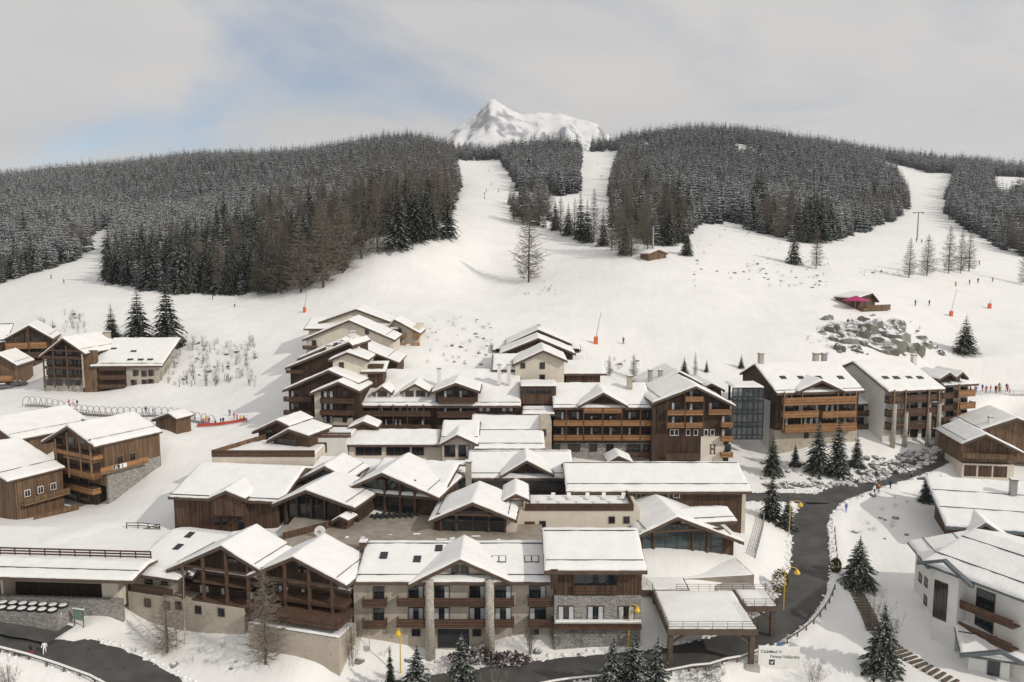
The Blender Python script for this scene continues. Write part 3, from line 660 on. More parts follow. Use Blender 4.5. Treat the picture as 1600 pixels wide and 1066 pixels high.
        if wall:
            i = .35; zf = (zb if zb is not None else zl - 6)
            sl = (za - zl) / (xa - xl); sr = (zr - za) / (xr - xa); o_ = .02
            xl2 = xl + .7; xr2 = xr - .7
            poly = [(xl2, zf), (xr2, zf), (xr2, zr - sr * .7 - t + o_), (xa, za - t + o_), (xl2, zl + sl * .7 - t + o_)]
            s.part('wall', MB().prism(poly, y0 + wy, y1 - .2), wall)
        return dict(f=f, roof=rf, xl=xl, xa=xa, xr=xr, zl=zl, za=za, zr=zr, th=t)
    # ---- roof with its eaves to the front, ridge along x
    def eaves(s, pxl, pxr, pye, pyr, over=1.0, pitch=18., th=.28, snow=.34, m='fascia', back=None, guards=(.16,), pxm=None, wall=None, zb=None, name='roof', backdrop=None):
        pxm = pxm or (pxl + pxr) / 2; y0 = -over
        ze = s.Z(pxm, pye, y0); x0 = s.X(pxl, pye, y0); x1 = s.X(pxr, pye, y0); tp = math.tan(math.radians(pitch))
        d = y0 + .5
        while d < 40:
            if s.Z(pxm, pyr, d) <= ze + (d - y0) * tp: break
            d += .05
        yr, zr = d, ze + (d - y0) * tp; ze -= snow * .5; zr -= snow * .8
        yb = back if back is not None else yr + (yr - y0) * .8
        zbk = zr - (yb - yr) * tp
        mb = MB().prism_x([(y0, ze - th), (y0, ze), (yr, zr), (yb, zbk), (yb, zbk - th), (yr, zr - th)][::-1], x0, x1)
        mb.box(x0 + .02, x1 - .02, y0 + .02, y0 + .14, ze - th - .16, ze - th + .02)
        rf = s.part(name, mb, m)
        f = lambda x, y: (ze + (zr - ze) * (y - y0) / (yr - y0)) if y < yr else (zr + (zbk - zr) * (y - yr) / (yb - yr))
        s.snow(f, x0, x1, y0, yb, snow, rf, by=(yr - .3, yr, yr + .3), seed=int(abs(x0 * 10)) % 19)
        for g in guards:
            gy = y0 + (yr - y0) * g; s.part('snow_guard', MB().bar((x0 + .3, gy, f(0, gy) + snow * 1.1), (x1 - .3, gy, f(0, gy) + snow * 1.1), .10, .12), 'metal_dark', rf)
        if wall:
            zf = zb if zb is not None else ze - 8; sl = (zr - ze) / (yr - y0); w0 = y0 + over
            poly = [(w0, zf), (w0, ze + sl * over - th), (yr, zr - th), (yb - .6, zbk + sl * .6 - th), (yb - .6, zf)]
            s.part('wall', MB().prism_x(poly[::-1], x0 + .6, x1 - .6), wall)
        return dict(f=f, roof=rf, x0=x0, x1=x1, y0=y0, ze=ze, yr=yr, zr=zr, yb=yb, sl=(zr - ze) / (yr - y0), snow=snow)
    def skylight(s, r, px, py, w=.9, h=1.3, snowy=False):
        lo, hi = r['y0'], r['yr']
        y = lo
        while y < hi and s.Z(px, py, y) > r['f'](0, y) + r['snow'] * .9: y += .05
        x = s.X(px, py, y); sl = r['sl']; z = r['f'](0, y); up = r['snow'] * .75
        n = Vector((0, -sl, 1)).normalized(); e = Vector((0, 1, sl)).normalized(); c = Vector((x, y, z)) + n * up
        mb = MB()
        def slab(a0, a1, b0, b1, h0, h1, mi):
            vs = [c + Vector((1, 0, 0)) * a + e * b + n * k for k in (h0, h1) for a, b in ((a0, b0), (a1, b0), (a1, b1), (a0, b1))]
            mb.add(vs, [(3, 2, 1, 0), (4, 5, 6, 7), (0, 1, 5, 4), (1, 2, 6, 5), (2, 3, 7, 6), (3, 0, 4, 7)], mi)
        slab(-w / 2, w / 2, -h / 2, h / 2, -.3, .18, 0); slab(-w / 2 + .1, w / 2 - .1, -h / 2 + .1, h / 2 - .1, .18, .20, 1)
        s.part('skylight', mb, ['metal_dark', 'glass' if not snowy else 'snow_roof'], r['roof'])
    def win(s, px0, px1, py0, py1, ly=0.0, frame='beam', bars=1, curtain=0, glass='glass'):
        x0, z1 = s.P(px0, py0, ly); x1, z0 = s.P(px1, py1, ly)
        return s.winm((x0 + x1) / 2, z0, x1 - x0, z1 - z0, ly, frame, bars, curtain, glass)
    def winm(s, xc, z0, w, h, ly, frame='beam', bars=1, curtain=0, glass='glass', face='f', parent=None):
        w = round(w, 1); h = round(h, 1)
        def mkf():
            mb = MB(); t = .09
            mb.box(-w / 2 - t, w / 2 + t, -.09, .02, h, h + t * 1.3); mb.box(-w / 2 - t, w / 2 + t, -.12, .02, -t, 0)
            for sx in (-1, 1): mb.box(sx * w / 2 - (t if sx < 0 else 0), sx * w / 2 + (t if sx > 0 else 0), -.08, .02, 0, h)
            for b in range(bars): x = -w / 2 + w * (b + 1) / (bars + 1); mb.box(x - .03, x + .03, -.06, .01, 0, h)
            return mb.mesh('frame', frame)
        pane = cached(('pane', w, h, glass), lambda: MB().box(-w / 2, w / 2, -.035, .02, 0, h).mesh('window', glass))
        o = link('window', pane, parent or s.e, (xc, ly, z0)); o.rotation_euler = (0, 0, {'f': 0, 'l': -math.pi / 2, 'r': math.pi / 2}[face])
        link('frame', cached(('frame', w, h, frame, bars), mkf), o)
        if curtain:
            def mkc():
                mb = MB(); cw = w * .3
                if curtain & 1: mb.box(-w / 2 + .03, -w / 2 + cw, -.045, -.036, .04, h - .04)
                if curtain & 2: mb.box(w / 2 - cw, w / 2 - .03, -.045, -.036, .04, h - .04)
                return mb.mesh('curtain', 'curtain')
            link('curtain', cached(('cur', w, h, curtain), mkc), o)
        return o
    def bal(s, px0, px1, pyt, pyb, depth=1.4, m='rail_dark', ly=0.0, sides='lr', posts=False, post_m='beam'):
        yf = ly - depth
        x0, zt = s.P(px0, pyt, yf); x1, zb = s.P(px1, pyb, yf)
        if x1 < x0: x0, x1 = x1, x0
        h = zt - zb
        sl = s.part('balcony', MB().box(x0, x1, yf, ly, zb - .02, zb + .16), 'beam')
        mb = MB(); nb = 3; bh = (h - .1) / nb
        for k in range(nb): mb.box(x0, x1, yf - .05, yf, zb + .05 + k * bh, zb + .05 + (k + 1) * bh - .05)
        mb.box(x0 - .03, x1 + .03, yf - .1, yf + .06, zt - .06, zt + .02)
        n = max(1, int((x1 - x0) / 2.2))
        for k in range(n + 1): x = x0 + (x1 - x0) * k / n; mb.box(x - .05, x + .05, yf + .001, yf + .09, zb, zt - .06)
        for c, x in (('l', x0), ('r', x1)):
            if c in sides: 
                for k in range(nb): mb.box(x - .025, x + .025, yf + .09, ly - .01, zb + .05 + k * bh, zb + .05 + (k + 1) * bh - .05)
        s.part('railing', mb, m, sl)
        return sl
    def post(s, px, pyt, pyb, w=.22, ly=-1.4, m='beam', down=0.0, name='post'):
        x, zt = s.P(px, pyt, ly); zb = s.Z(px, pyb, ly) - down
        return s.part(name, MB().box(x - w / 2, x + w / 2, ly - w / 2, ly + w / 2, zb, zt), m)
    def column(s, px, pyt, pyb, r=.55, ly=-1.0, m='stone', down=1.5):
        x, zt = s.P(px, pyt, ly); zb = s.Z(px, pyb, ly) - down
        return s.part('column', MB().tube((x, ly, zb), (x, ly, zt), r * 1.08, r * .92, 12), m, None, True)
    def glaze(s, px0, px1, pyt, pyb, nx, rows, ly=0.0, top=None, m='glass', bar='beam', bw=.12):
        """timber-framed glass: each pane a piece of its own; top(x) limits it under a sloping roof"""
        x0, zt = s.P(px0, pyt, ly); x1, zb = s.P(px1, pyb, ly); fr = MB(); fo = None
        zs = [zb + (zt - zb) * r for r in rows]
        fo = link('glazing', None, s.e)
        cl = lambda x, z: min(z, top(x) - .06) if top else z
        panes = []
        for i in range(nx):
            a = x0 + (x1 - x0) * i / nx; b = x0 + (x1 - x0) * (i + 1) / nx
            for z0, z1 in zip(zs, zs[1:]):
                ta, tb = cl(a, z1), cl(b, z1)
                if max(ta, tb) < z0 + .15: continue
                ta, tb = max(ta, z0 + .01), max(tb, z0 + .01)
                panes.append(([(a + bw / 2, z0 + bw / 2), (b - bw / 2, z0 + bw / 2), (b - bw / 2, max(tb - bw / 2, z0 + bw / 2 + .01)), (a + bw / 2, max(ta - bw / 2, z0 + bw / 2 + .01))], a, b, z0, ta, tb))
        for i in range(nx + 1):
            x = x0 + (x1 - x0) * i / nx; z = cl(x, zt); fr.box(x - bw / 2, x + bw / 2, ly - .12, ly + .02, zb, max(z, zb + .2))
        for z in zs:
            xa, xb = x0, x1
            if top:
                while xa < x1 and top(xa) < z: xa += .1
                while xb > x0 and top(xb) < z: xb -= .1
            if xb > xa: fr.box(xa, xb, ly - .10, ly + .015, z - bw / 2, z + bw / 2)
        fo.data = None
        o = s.part('glazing', fr, bar); bpy.data.objects.remove(fo)
        for poly, *_ in panes:
            link('pane', MB().prism(poly, ly - .05, ly - .01).mesh('pane', m), o)
        return o
    def chimney(s, px, pyt, pyb, w=.9, ly=4.0, m='stone_pale', cap=True):
        x, zt = s.P(px, pyt, ly); zb = s.Z(px, pyb, ly) - 1.2; mb = MB().box(x - w / 2, x + w / 2, ly - w / 2, ly + w / 2, zb, zt)
        o = s.part('chimney', mb, m)
        if cap:
            s.box('chimney_cap', x - w * .62, x + w * .62, ly - w * .62, ly + w * .62, zt, zt + .12, 'fascia', o)
            s.part('snow', MB().box(x - w * .55, x + w * .55, ly - w * .55, ly + w * .55, zt + .121, zt + .3), 'snow_roof', o)
        return o
# ------------------------------------------------------------ front row
# main front wing with columns
b = Bld('hotel_wing', 'beige front hotel wing with stone columns, wooden balconies and a central gable', 710, 1010, 102)
b.wall(552, 866, 907, 1010, 12, 'render_beige', down=5)
r = b.eaves(553, 864, 908, 846, over=1.3, pitch=16, guards=(.12, .93), back=8.6)
g = b.gable((637, 913), (719, 872), (801, 909), -1.5, 7.0, wall='render_beige', wy=1.45, zb=b.Z(719, 912) - .5, guard=False)
for px in (711.5, 726): b.win(px - 5.5, px + 5.5, 884, 908, -.06, bars=0)
for px, w in ((650, 11), (690, 12), (746, 12), (786, 12), (840, 12)):
    b.win(px - w, px + w, 916, 937, -.02, bars=1, curtain=2); b.win(px - w, px + w, 950, 970, -.02, bars=1, curtain=3 if px % 4 else 1)
for a, c in ((620, 664), (677, 759), (771, 803), (825, 864)):
    b.bal(a, c, 935, 948, 1.3); b.bal(a, c, 968, 981, 1.3)
for a, c in ((566, 603),):
    b.bal(a, c, 937, 950, 1.2); b.bal(a, c, 970, 983, 1.2); b.win(584, 600, 918, 938, -.02); b.win(584, 600, 951, 970, -.02)
for px in (671, 765): b.column(px, 905, 1012, .62, -1.2, 'stone_pale')
x0, z1 = b.P(684, 983, 0); x1, z0 = b.P(733, 1012, 0)
gd = b.part('garage_door', MB().box(x0, x1, -.05, .02, z0, z1), 'metal_dark')
for k in range(4): b.box('panel', x0 + .05, x1 - .05, -.08, -.051, z0 + (z1 - z0) * k / 4 + .04, z0 + (z1 - z0) * (k + 1) / 4 - .04, 'metal_dark', gd)
for px in (650, 745, 835): b.win(px - 6, px + 6, 984, 993, -.02, bars=0)
for px, py in ((600, 868), (512, 0), (652, 874), (686, 857)):
    if py: b.skylight(r, px, py, 1.0, 1.4)
for px in (779, 830): b.skylight(r, px - 5, 874, 1.0, 1.4, True); b.skylight(r, px + 6, 874, 1.0, 1.4, True)
b.chimney(568, 847, 858, 1.0, 6.2, 'fascia')
# turned left wing with two big gables
b = Bld('hotel_wing', 'left front hotel wing with two dark timber gables and deep balconies', 546, 1010, 102, -17)
b.wall(205, 546, 905, 1010, 11, 'render_beige', ly=.0, down=4)
r1 = b.eaves(201, 300, 892, 824, over=1.2, pitch=15, guards=(), back=12)
for px, py in ((297, 836), (279, 855)): b.skylight(r1, px, py, 1.0, 1.4)
r2 = b.eaves(300, 548, 905, 838, over=.2, pitch=14, guards=(), back=12, snow=.3)
for L, A_, R in (((259, 889), (344, 851), (410, 893)), ((384, 899), (457, 868), (543, 915))):
    g = b.gable(L, A_, R, -2.6, 6.0, wall='wood_dark', wy=2.5, zb=b.Z(A_[0], 905), m='fascia')
    xs = [g['xl'] + (g['xr'] - g['xl']) * k for k in (.16, .38, .62, .84)]
    for x in xs:
        zt = g['f'](x, 0) - g['th']; b.part('post', MB().box(x - .17, x + .17, -2.45, -2.1, b.Z(A_[0], 965, -2.3) - .3, zt), 'beam')
    zz = b.Z(A_[0], A_[1] + 42, -2.3)
    b.part('tie_beam', MB().box(g['xl'] + 1.6, g['xr'] - 1.6, -2.4, -2.15, zz, zz + .28), 'beam')
    for k in (.5,): b.winm(g['xa'], zz + .5, 1.6, 1.3, -.12, bars=1)
    for k, c in ((.27, 3), (.5, 1), (.73, 2)):
        x = g['xl'] + (g['xr'] - g['xl']) * k
        for py in (918, 951): b.winm(x, b.Z(A_[0], py + 22, -.1), 1.5, 2.0, -.02, bars=1, curtain=c)
b.wall(252, 398, 905, 960, 1, 'wood_dark', ly=-.02, down=0); b.wall(425, 545, 910, 968, 1, 'wood_dark', ly=-.02, down=0)
b.bal(302, 392, 908, 921, 2.3); b.bal(300, 396, 940, 952, 2.5); b.bal(428, 537, 936, 949, 2.3); b.bal(395, 427, 945, 957, 2.2)
# terrace base walls
b.wall(200, 380, 924, 985, 2.6, 'render_beige', ly=-2.7, down=3, name='terrace_wall')
b.wall(388, 529, 976, 1022, 4.6, 'render_beige', ly=-4.9, down=2, name='terrace_wall')
x0, z = b.P(388, 973, -4.9); x1 = b.X(529, 976, -4.9)
b.snow(lambda x, y: z - .1, x0 - .1, x1 + .1, -5.0, -4.4, .22, None); b.snow(lambda x, y: z - .25, x0, x1, -4.4, -.6, .15, None)
b.bal(399, 527, 965, 974, 4.3, sides='r')
for px, py in ((231, 942), (261, 946), (310, 953), (346, 957), (279, 946)): b.win(px - 4.5, px + 4.5, py - 6, py + 6, -2.72, bars=0)
x0, z0 = b.P(204, 912, -2.7); b.part('railing', MB().box(x0, b.X(270, 920, -2.7), -2.75, -2.68, z0 - .9, z0 + .1), 'rail_dark')
r3 = b.eaves(198, 279, 900, 886, over=3.4, pitch=13, guards=(), back=0, snow=.26, name='lean_to_roof')
b.wall(208, 278, 897, 925, .5, 'render_cream', ly=-1.0, down=0); b.win(227, 238, 899, 913, -1.03); b.win(252, 262, 901, 914, -1.03)
# stone and timber block
b = Bld('hotel_wing', 'stone and timber front block under a wide plain snow roof beside the canopy', 935, 995, 100.5)
r = b.eaves(850, 1012, 891, 826, over=1.4, pitch=17, guards=(.2, .93), back=9.5, wall=None)
b.wall(868, 1003, 886, 932, 10, 'wood_mid', down=0); b.wall(866, 1002, 931, 1003, 10.2, 'stone', ly=-.15, down=3)
x0, z1 = b.P(897, 890, -.3); x1, z0 = b.P(965, 921, -.3)
b.part('loggia', MB().box(x0, x1, -.03, .02, z0, z1), 'glass'); b.bal(896, 966, 915, 929, .35, 'wood_mid', sides='')
for k in range(5): b.part('mullion', MB().box(x0 + (x1 - x0) * k / 4 - .05, x0 + (x1 - x0) * k / 4 + .05, -.1, -.031, z0, z1), 'beam')
for px in (885, 931, 979): b.win(px - 12, px + 11, 948, 968, -.17, bars=1, curtain=3)
b.part('ledge', MB().box(b.X(866, 970, -.6), b.X(1002, 970, -.6), -1.1, -.15, b.Z(930, 971, -.6) - .1, b.Z(930, 971, -.6) + .08), 'concrete')
b.snow(lambda x, y: b.Z(930, 971, -.6) + .08, b.X(866, 970, -.6), b.X(1002, 970, -.6), -1.1, -.2, .12, None)
b.bal(866, 1002, 976, 984, 1.0, sides='')
b.chimney(866, 888, 905, .9, -.9, 'wood_dark', cap=False)
# entrance canopy
b = Bld('entrance_canopy', 'brown steel entrance canopy with snow roof and thin railings over the drive', 1100, 1040, 95, 0, 'canopy')
z = b.Z(1110, 984, 0)                                       # deck top at its front edge
xl, xr = b.X(1043, 984, 0), b.X(1185, 984, 0); D = 11.5
def deck(x0, x1, y0, y1): 
    d = b.part('deck', MB().box(x0, x1, y0, y1, z - .75, z), 'fascia')
    b.snow(lambda x, y: z, x0 + .15, x1 - .15, y0 + .15, y1 - .05, .22, d); return d
deck(xl, xr, 0, D); 
xr2 = xr + 4.6; deck(xr + .01, xr2, D - 5.0, D + .3)
deck(xl - 1.5, xr - 6.0, D + .01, D + 4.5)
for x, y in ((xl + .5, .6), (xr - .6, .6), (xr2 - .5, D - 4.5), (xl + .4, D - .6)):
    p = b.part('post', MB().box(x - .3, x + .3, y - .3, y + .3, -9, z - .75), 'fascia')
    b.part('brace', MB().bar((x, y, z - 2.2), (x + (2.0 if x < (xl + xr) / 2 else -2.0), y, z - .8), .28, .28), 'fascia')
x = xr - .6; b.part('plinth', MB().box(x - .9, x + .9, -.3, 1.6, -6, b.Z(1180, 1040, 0)), 'concrete')
def rail(p, q, n):
    mb = MB(); p = Vector(p); q = Vector(q)
    for k in range(n + 1): a = p.lerp(q, k / n); mb.bar(a, a + Vector((0, 0, 1.0)), .05, .05)
    for h in (.35, .68, 1.0): mb.bar(p + Vector((0, 0, h)), q + Vector((0, 0, h)), .045, .045)
    b.part('railing', mb, 'fascia')
zt = z + .02
rail((xl + .1, .1, zt), (xr - .1, .1, zt), 6); rail((xl + .1, .1, zt), (xl + .1, D, zt), 8); rail((xr - .1, .1, zt), (xr - .1, D - 5, zt), 5)
rail((xr, D - 4.9, zt), (xr2 - .1, D - 4.9, zt), 3); rail((xr2 - .1, D - 4.9, zt), (xr2 - .1, D + .2, zt), 3); rail((xl + 3.4, D - .2, zt), (xr2 - .1, D - .2, zt), 8); rail((xl + .1, D, zt), (xl - 1.4, D + 4.4, zt), 3)
b.part('stair_tower', MB().box(xr - 1.5, xr + 4.0, D + 1.0, D + 5.0, -8, z - 1.0), 'concrete')
b.glaze(1155, 1195, 922, 948, 3, (0, .5, 1), ly=D + .9, m='glass_green', bar='fascia')
b.part('bank_wall', MB().box(xl + 1.0, xr - 3.0, D - .5, D + .5, -9, z - 2.6), 'stone_pale')
# ------------------------------------------------------------ middle row
b = Bld('pavilion', 'right glazed gable pavilion behind the entrance canopy', 1075, 873, 118, 8)
g = b.gable((997, 836), (1059, 806), (1163, 846), -2.2, 12, wall='wood_mid', wy=2.2, zb=b.Z(1075, 873) - 4)
b.glaze(1004, 1128, 822, 872, 7, (0, .33, .68, 1), ly=-.05, top=lambda x: g['f'](x, 0) - g['th'], m='glass_green')
for px in (1022, 1083, 1106): b.post(px, 826, 873, .34, -.25)
x0 = b.X(1000, 828, -1.9); b.part('tie_beam', MB().box(x0, b.X(1130, 828, -1.9), -2.0, -1.75, b.Z(1060, 831, -1.9), b.Z(1060, 831, -1.9) + .3), 'beam')
x0, x1 = b.X(1005, 890, -4), b.X(1165, 880, -4)
tr = b.part('terrace', MB().box(x0, x1, -7, 0, b.Z(1080, 874) - 4, b.Z(1080, 874)), 'paving'); b.snow(lambda x, y: b.Z(1080, 874), x0, x1, -7, -.4, .1, tr)
r = b.eaves(1064, 1152, 815, 793, over=.5, pitch=17, guards=(.2,), back=9, name='side_roof')
b = Bld('hotel_hall', 'long brown timber hall with a plain snow roof and lounger terrace', 1040, 815, 127)
r = b.eaves(884, 1175, 767, 722, over=1.2, pitch=18, guards=(.2, .95), back=16)
b.wall(888, 1160, 763, 815, 14, 'wood_mid', down=6); b.wall(1158, 1166, 764, 815, 13.5, 'render_cream', ly=.3, down=5)
for px in (990, 1006, 1040, 1057): b.win(px - 4, px + 4, 769, 777, -.02, bars=0, frame='white_paint')
b = Bld('terrace_block', 'cream block with a snowy lounger terrace behind wooden parapet boards', 910, 840, 119)
b.wall(806, 1000, 797, 840, 7.5, 'render_cream', down=4)
x0, z1 = b.P(820, 787, -.1); x1, z0 = b.P(990, 798, -.1)
b.snow(lambda x, y: z0 + .1, x0 + .2, x1 - .2, 0.1, 7.3, .15, None)
pr = b.part('parapet', MB().box(x0, x1, -.12, -.02, z0, z1), 'beam')
for k in range(3): b.part('board', MB().box(x0, x1, -.17, -.121, z0 + (z1 - z0) * k / 3 + .03, z0 + (z1 - z0) * (k + 1) / 3 - .03), 'rail_dark', pr)
b.part('parapet', MB().box(x1 - .1, x1, -.02, 7.0, z0, z1), 'rail_dark')
for px in (956, 979): b.win(px - 4, px + 4, 808, 817, -.02, bars=0, frame='fascia')
x0, z1_ = b.P(820, 815, -.02); b.part('door', MB().box(x0, b.X(836, 815, -.02), -.08, .0, b.Z(828, 840), z1_), 'wood_mid'); b.win(844, 852, 815, 824, -.02, bars=0)
TERR = (b, x0, z0 + .28)
x0, zt = b.P(793, 781, .5); tower = b.part('lift_tower', MB().box(x0, b.X(819, 781, .5), .4, 4.2, b.Z(806, 838), zt + .3), 'render_cream'); b.win(797, 816, 783, 790, .38, bars=0, glass='metal_grey')
g = b.gable((783, 783), (806, 770), (829, 781), -.3, 7.5, guard=False, name='lift_tower_roof')
# cream slanted chimney wall of the terrace
b = Bld('pavilion', 'small glazed gable pavilion in the middle of the paved terrace', 738, 840, 116, -4)
g = b.gable((667, 814), (738, 783), (808, 812), -1.8, 8.6, wall='wood_mid', wy=1.8, zb=b.Z(738, 840) - 2)
b.glaze(689, 789, 797, 840, 4, (0, .1, .62, 1), ly=-.05, top=lambda x: g['f'](x, 0) - g['th'], m='glass')
for px in (689, 713, 764, 789): b.post(px, 802, 841, .34, -.3)
b.wall(789, 806, 810, 840, 6, 'render_cream', ly=-.02)
b.part('tie_beam', MB().box(b.X(684, 806, -1.5), b.X(794, 806, -1.5), -1.6, -1.35, b.Z(738, 806, -1.5), b.Z(738, 806, -1.5) + .28), 'beam')
b = Bld('restaurant_gable', 'large dark glazed gable hall left of the paved terrace', 600, 810, 125, -14)
g = b.gable((541, 762), (596, 737), (686, 777), -2.2, 10, wall='wood_dark', wy=2.2, zb=b.Z(600, 810) - 3)
b.glaze(553, 648, 746, 808, 5, (0, .32, .64, 1), ly=-.05, top=lambda x: g['f'](x, 0) - g['th'])
for px in (560, 601, 625, 648): b.post(px, 750, 810, .38, -.4)
r = b.eaves(560, 690, 772, 717, over=.6, pitch=17, guards=(), back=14, name='rear_roof')
b.wall(657, 684, 768, 808, 5, 'render_cream', ly=1.0, down=3); b.win(660, 668, 776, 790, .98)
b = Bld('restaurant_gable', 'low dark glazed gable hall beside the timber barn', 485, 818, 122, -15)
g = b.gable((424, 787), (477, 764), (556, 793), -2.2, 9, wall='wood_dark', wy=2.2, zb=b.Z(485, 818) - 3)
b.glaze(446, 530, 772, 818, 5, (0, .62, 1), ly=-.05, top=lambda x: g['f'](x, 0) - g['th'])
for px in (447, 464, 486, 507, 530): b.post(px, 778, 819, .3, -.4)
b = Bld('dormer_gable', 'upper small glazed gable above the low dark hall', 508, 760, 131, -12)
g = b.gable((465, 749), (506, 727), (547, 749), -1.4, 7, wall='wood_dark', wy=1.4, zb=b.Z(508, 760) - 3, guard=True)
b.glaze(474, 540, 733, 757, 5, (0, .45, 1), ly=-.05, top=lambda x: g['f'](x, 0) - g['th'], m='glass_green')
r = b.eaves(462, 640, 762, 716, over=-1.0, pitch=15, guards=(), back=12, name='rear_roof')
b = Bld('timber_barn', 'brown plank barn building with a wide snow roof at the piste', 350, 835, 124, -8)
r = b.eaves(262, 440, 779, 724, over=1.1, pitch=16, guards=(.02,), back=15)
b.wall(271, 434, 775, 838, 12, 'wood_mid', down=5)
g = b.gable((322, 779), (352, 765), (384, 779), -2.0, 5, wall='wood_mid', wy=.6, zb=b.Z(352, 806, -1.4), guard=False)
for px in (339, 352): b.win(px - 4.5, px + 4.5, 810, 821, -.02, bars=0)
b.win(300, 307, 776, 784, -.02, bars=0); b.win(372, 383, 815, 833, -.02, bars=0)
mb = MB(); x0 = b.X(340, 830, -.8); x1 = b.X(374, 806, -.8); z0 = b.Z(340, 832, -.8); z1 = b.Z(374, 806, -.8)
st = b.part('outside_stair', MB().bar((x0, -.7, z0), (x1, -.7, z1), .1, .3), 'beam')
for k in range(12): b.part('step', MB().box(x0 + (x1 - x0) * k / 12, x0 + (x1 - x0) * (k + 1) / 12, -1.2, -.2, z0 + (z1 - z0) * k / 12, z0 + (z1 - z0) * k / 12 + .06), 'beam', st)
# paved terrace between the halls
b = Bld('paved_terrace', 'bare brown paved terrace between the glazed halls', 600, 845, 110.5, 0, 'terrace')
z = b.Z(600, 828, 6.0); x0, x1 = b.X(425, 845, 0), b.X(850, 845, 0)
b.part('paving', MB().box(x0, x1, 0, 15, z - 4, z), 'paving')
b.part('edge', MB().box(x0 + 22, x1, -.3, 0, z - 3, z + .15), 'fascia')
b.part('parapet', MB().bar((x0 + 1, 2, z + .5), (x0 + 9, 9, z + .5), .2, 1.0), 'wood_mid')
for k in range(9):
    x = x0 + 6.5 + k * 3.2 + random.uniform(-.8, .8); y = random.uniform(1.5, 4)
    b.snow(lambda x_, y_: z, x, x + random.uniform(.6, 2), y, y + random.uniform(.4, 1.2), .12, None, name='snow_heap')
b = Bld('restaurant_roof', 'upper hall with a glazed dormer gable, stone chimney and flat snow roof', 810, 768, 136)
r = b.eaves(728, 898, 746, 704, over=1.2, pitch=17, guards=(.12, .95), back=12)
b.wall(690, 885, 742, 768, 10, 'wood_dark', down=4)
g = b.gable((780, 744), (823, 718), (866, 741), -2.0, 6, wall='wood_dark', wy=1.9, zb=b.Z(823, 765), guard=False)
b.glaze(792, 880, 728, 766, 6, (0, .5, 1), ly=-.2, top=lambda x: max(g['f'](x, 0), g['zl']) - g['th'])
b.glaze(692, 728, 747, 764, 3, (0, 1), ly=-.03); b.glaze(740, 788, 747, 762, 4, (0, 1), ly=-.03)
b.chimney(732, 722, 762, 1.0, -1.4, 'stone_pale'); r2 = b.eaves(690, 731, 746, 720, over=1.0, pitch=17, guards=(.2,), back=9, name='side_roof')
b = Bld('restaurant', 'low cream restaurant with a long window front and snow roof', 620, 712, 150)
r = b.eaves(540, 687, 694, 671, over=1.0, pitch=14, guards=(), back=8)
b.wall(545, 690, 690, 713, 7, 'render_cream', down=3)
for a, c in ((556, 596), (604, 640), (644, 662)): b.glaze(a, c, 698, 711, 3, (0, 1), ly=-.04)
g = b.gable((543, 668), (567, 657), (592, 667), 4, 9, wall='wood_dark', wy=.5, guard=False, name='hatch_roof')
b = Bld('restaurant', 'cream gabled house with two tall windows beside the long restaurant', 716, 714, 148)
g = b.gable((684, 695), (714, 678), (748, 694), -1.3, 9, wall='render_cream', wy=1.3, zb=b.Z(716, 714) - 3, guard=False)
b.win(695, 711, 696, 713, -.03); b.win(717, 733, 696, 713, -.03, curtain=2)
r = b.eaves(686, 749, 690, 657, over=-.6, pitch=19, guards=(.18,), back=11, name='main_roof')
b = Bld('hotel_hall', 'two-tier snow roofed hall stepping up behind the cream gabled house', 795, 712, 147)
r = b.eaves(739, 852, 700, 671, over=.6, pitch=15, guards=(.2, .95), back=9); b.wall(745, 850, 697, 712, 9, 'render_cream', down=4)
r = b.eaves(735, 847, 670, 648, over=-8.0, pitch=15, guards=(.95,), back=17, name='upper_roof')
b.wall(845, 862, 660, 702, 8, 'render_beige', ly=6, down=3); b.win(848, 853, 672, 681, 5.97, bars=0)
b = Bld('terrace_block', 'cream flat-roofed block with snow terrace and dark rail left of the restaurant', 497, 709, 148)
b.wall(455, 540, 683, 710, 8, 'render_white', down=4); b.win(469, 489, 692, 706, -.03, bars=1); b.win(491, 510, 692, 706, -.03, bars=1)
zz = b.Z(500, 683); x0, x1 = b.X(455, 683), b.X(548, 683); b.snow(lambda x, y: zz, x0, x1, 0, 8, .2, None); b.bal(456, 548, 676, 684, .05, sides='')
b = Bld('terrace', 'long snow-covered roof terrace with brown parapet above the barn', 410, 716, 140, 0, 'terrace')
b.wall(331, 492, 712, 724, 10, 'render_cream', down=4); zz = b.Z(410, 712); x0, x1 = b.X(331, 712), b.X(492, 712)
b.snow(lambda x, y: zz, x0, x1, .1, 10, .18, None)
pr = b.part('parapet', MB().box(x0, x1, -.12, -.01, zz - .2, zz + 1.0), 'beam')
for k in range(4): b.part('board', MB().box(x0, x1, -.17, -.121, zz - .15 + k * .29, zz + .10 + k * .29), 'rail_dark', pr)
b.part('parapet', MB().bar((x0, 0, zz + .5), (x0 + 6.5, 14, zz + .5), .12, 1.0), 'wood_tan')
for L, A_, R, Y, lab in (((393, 674), (432, 655), (452, 665), 152, 'left wooden pavilion with snow roof on the roof terrace'), ((416, 688), (450, 669), (482, 680), 147, 'right wooden pavilion with glass front on the roof terrace')):
    b = Bld('pavilion', lab, A_[0], A_[1] + 32, Y, -20); g = b.gable(L, A_, R, -1.2, 7, wall='wood_mid', wy=1.2, zb=b.Z(A_[0], A_[1] + 34), guard=False)
    b.glaze(A_[0] - 16, A_[0] + 14, A_[1] + 16, A_[1] + 31, 3, (0, 1), ly=-.05)
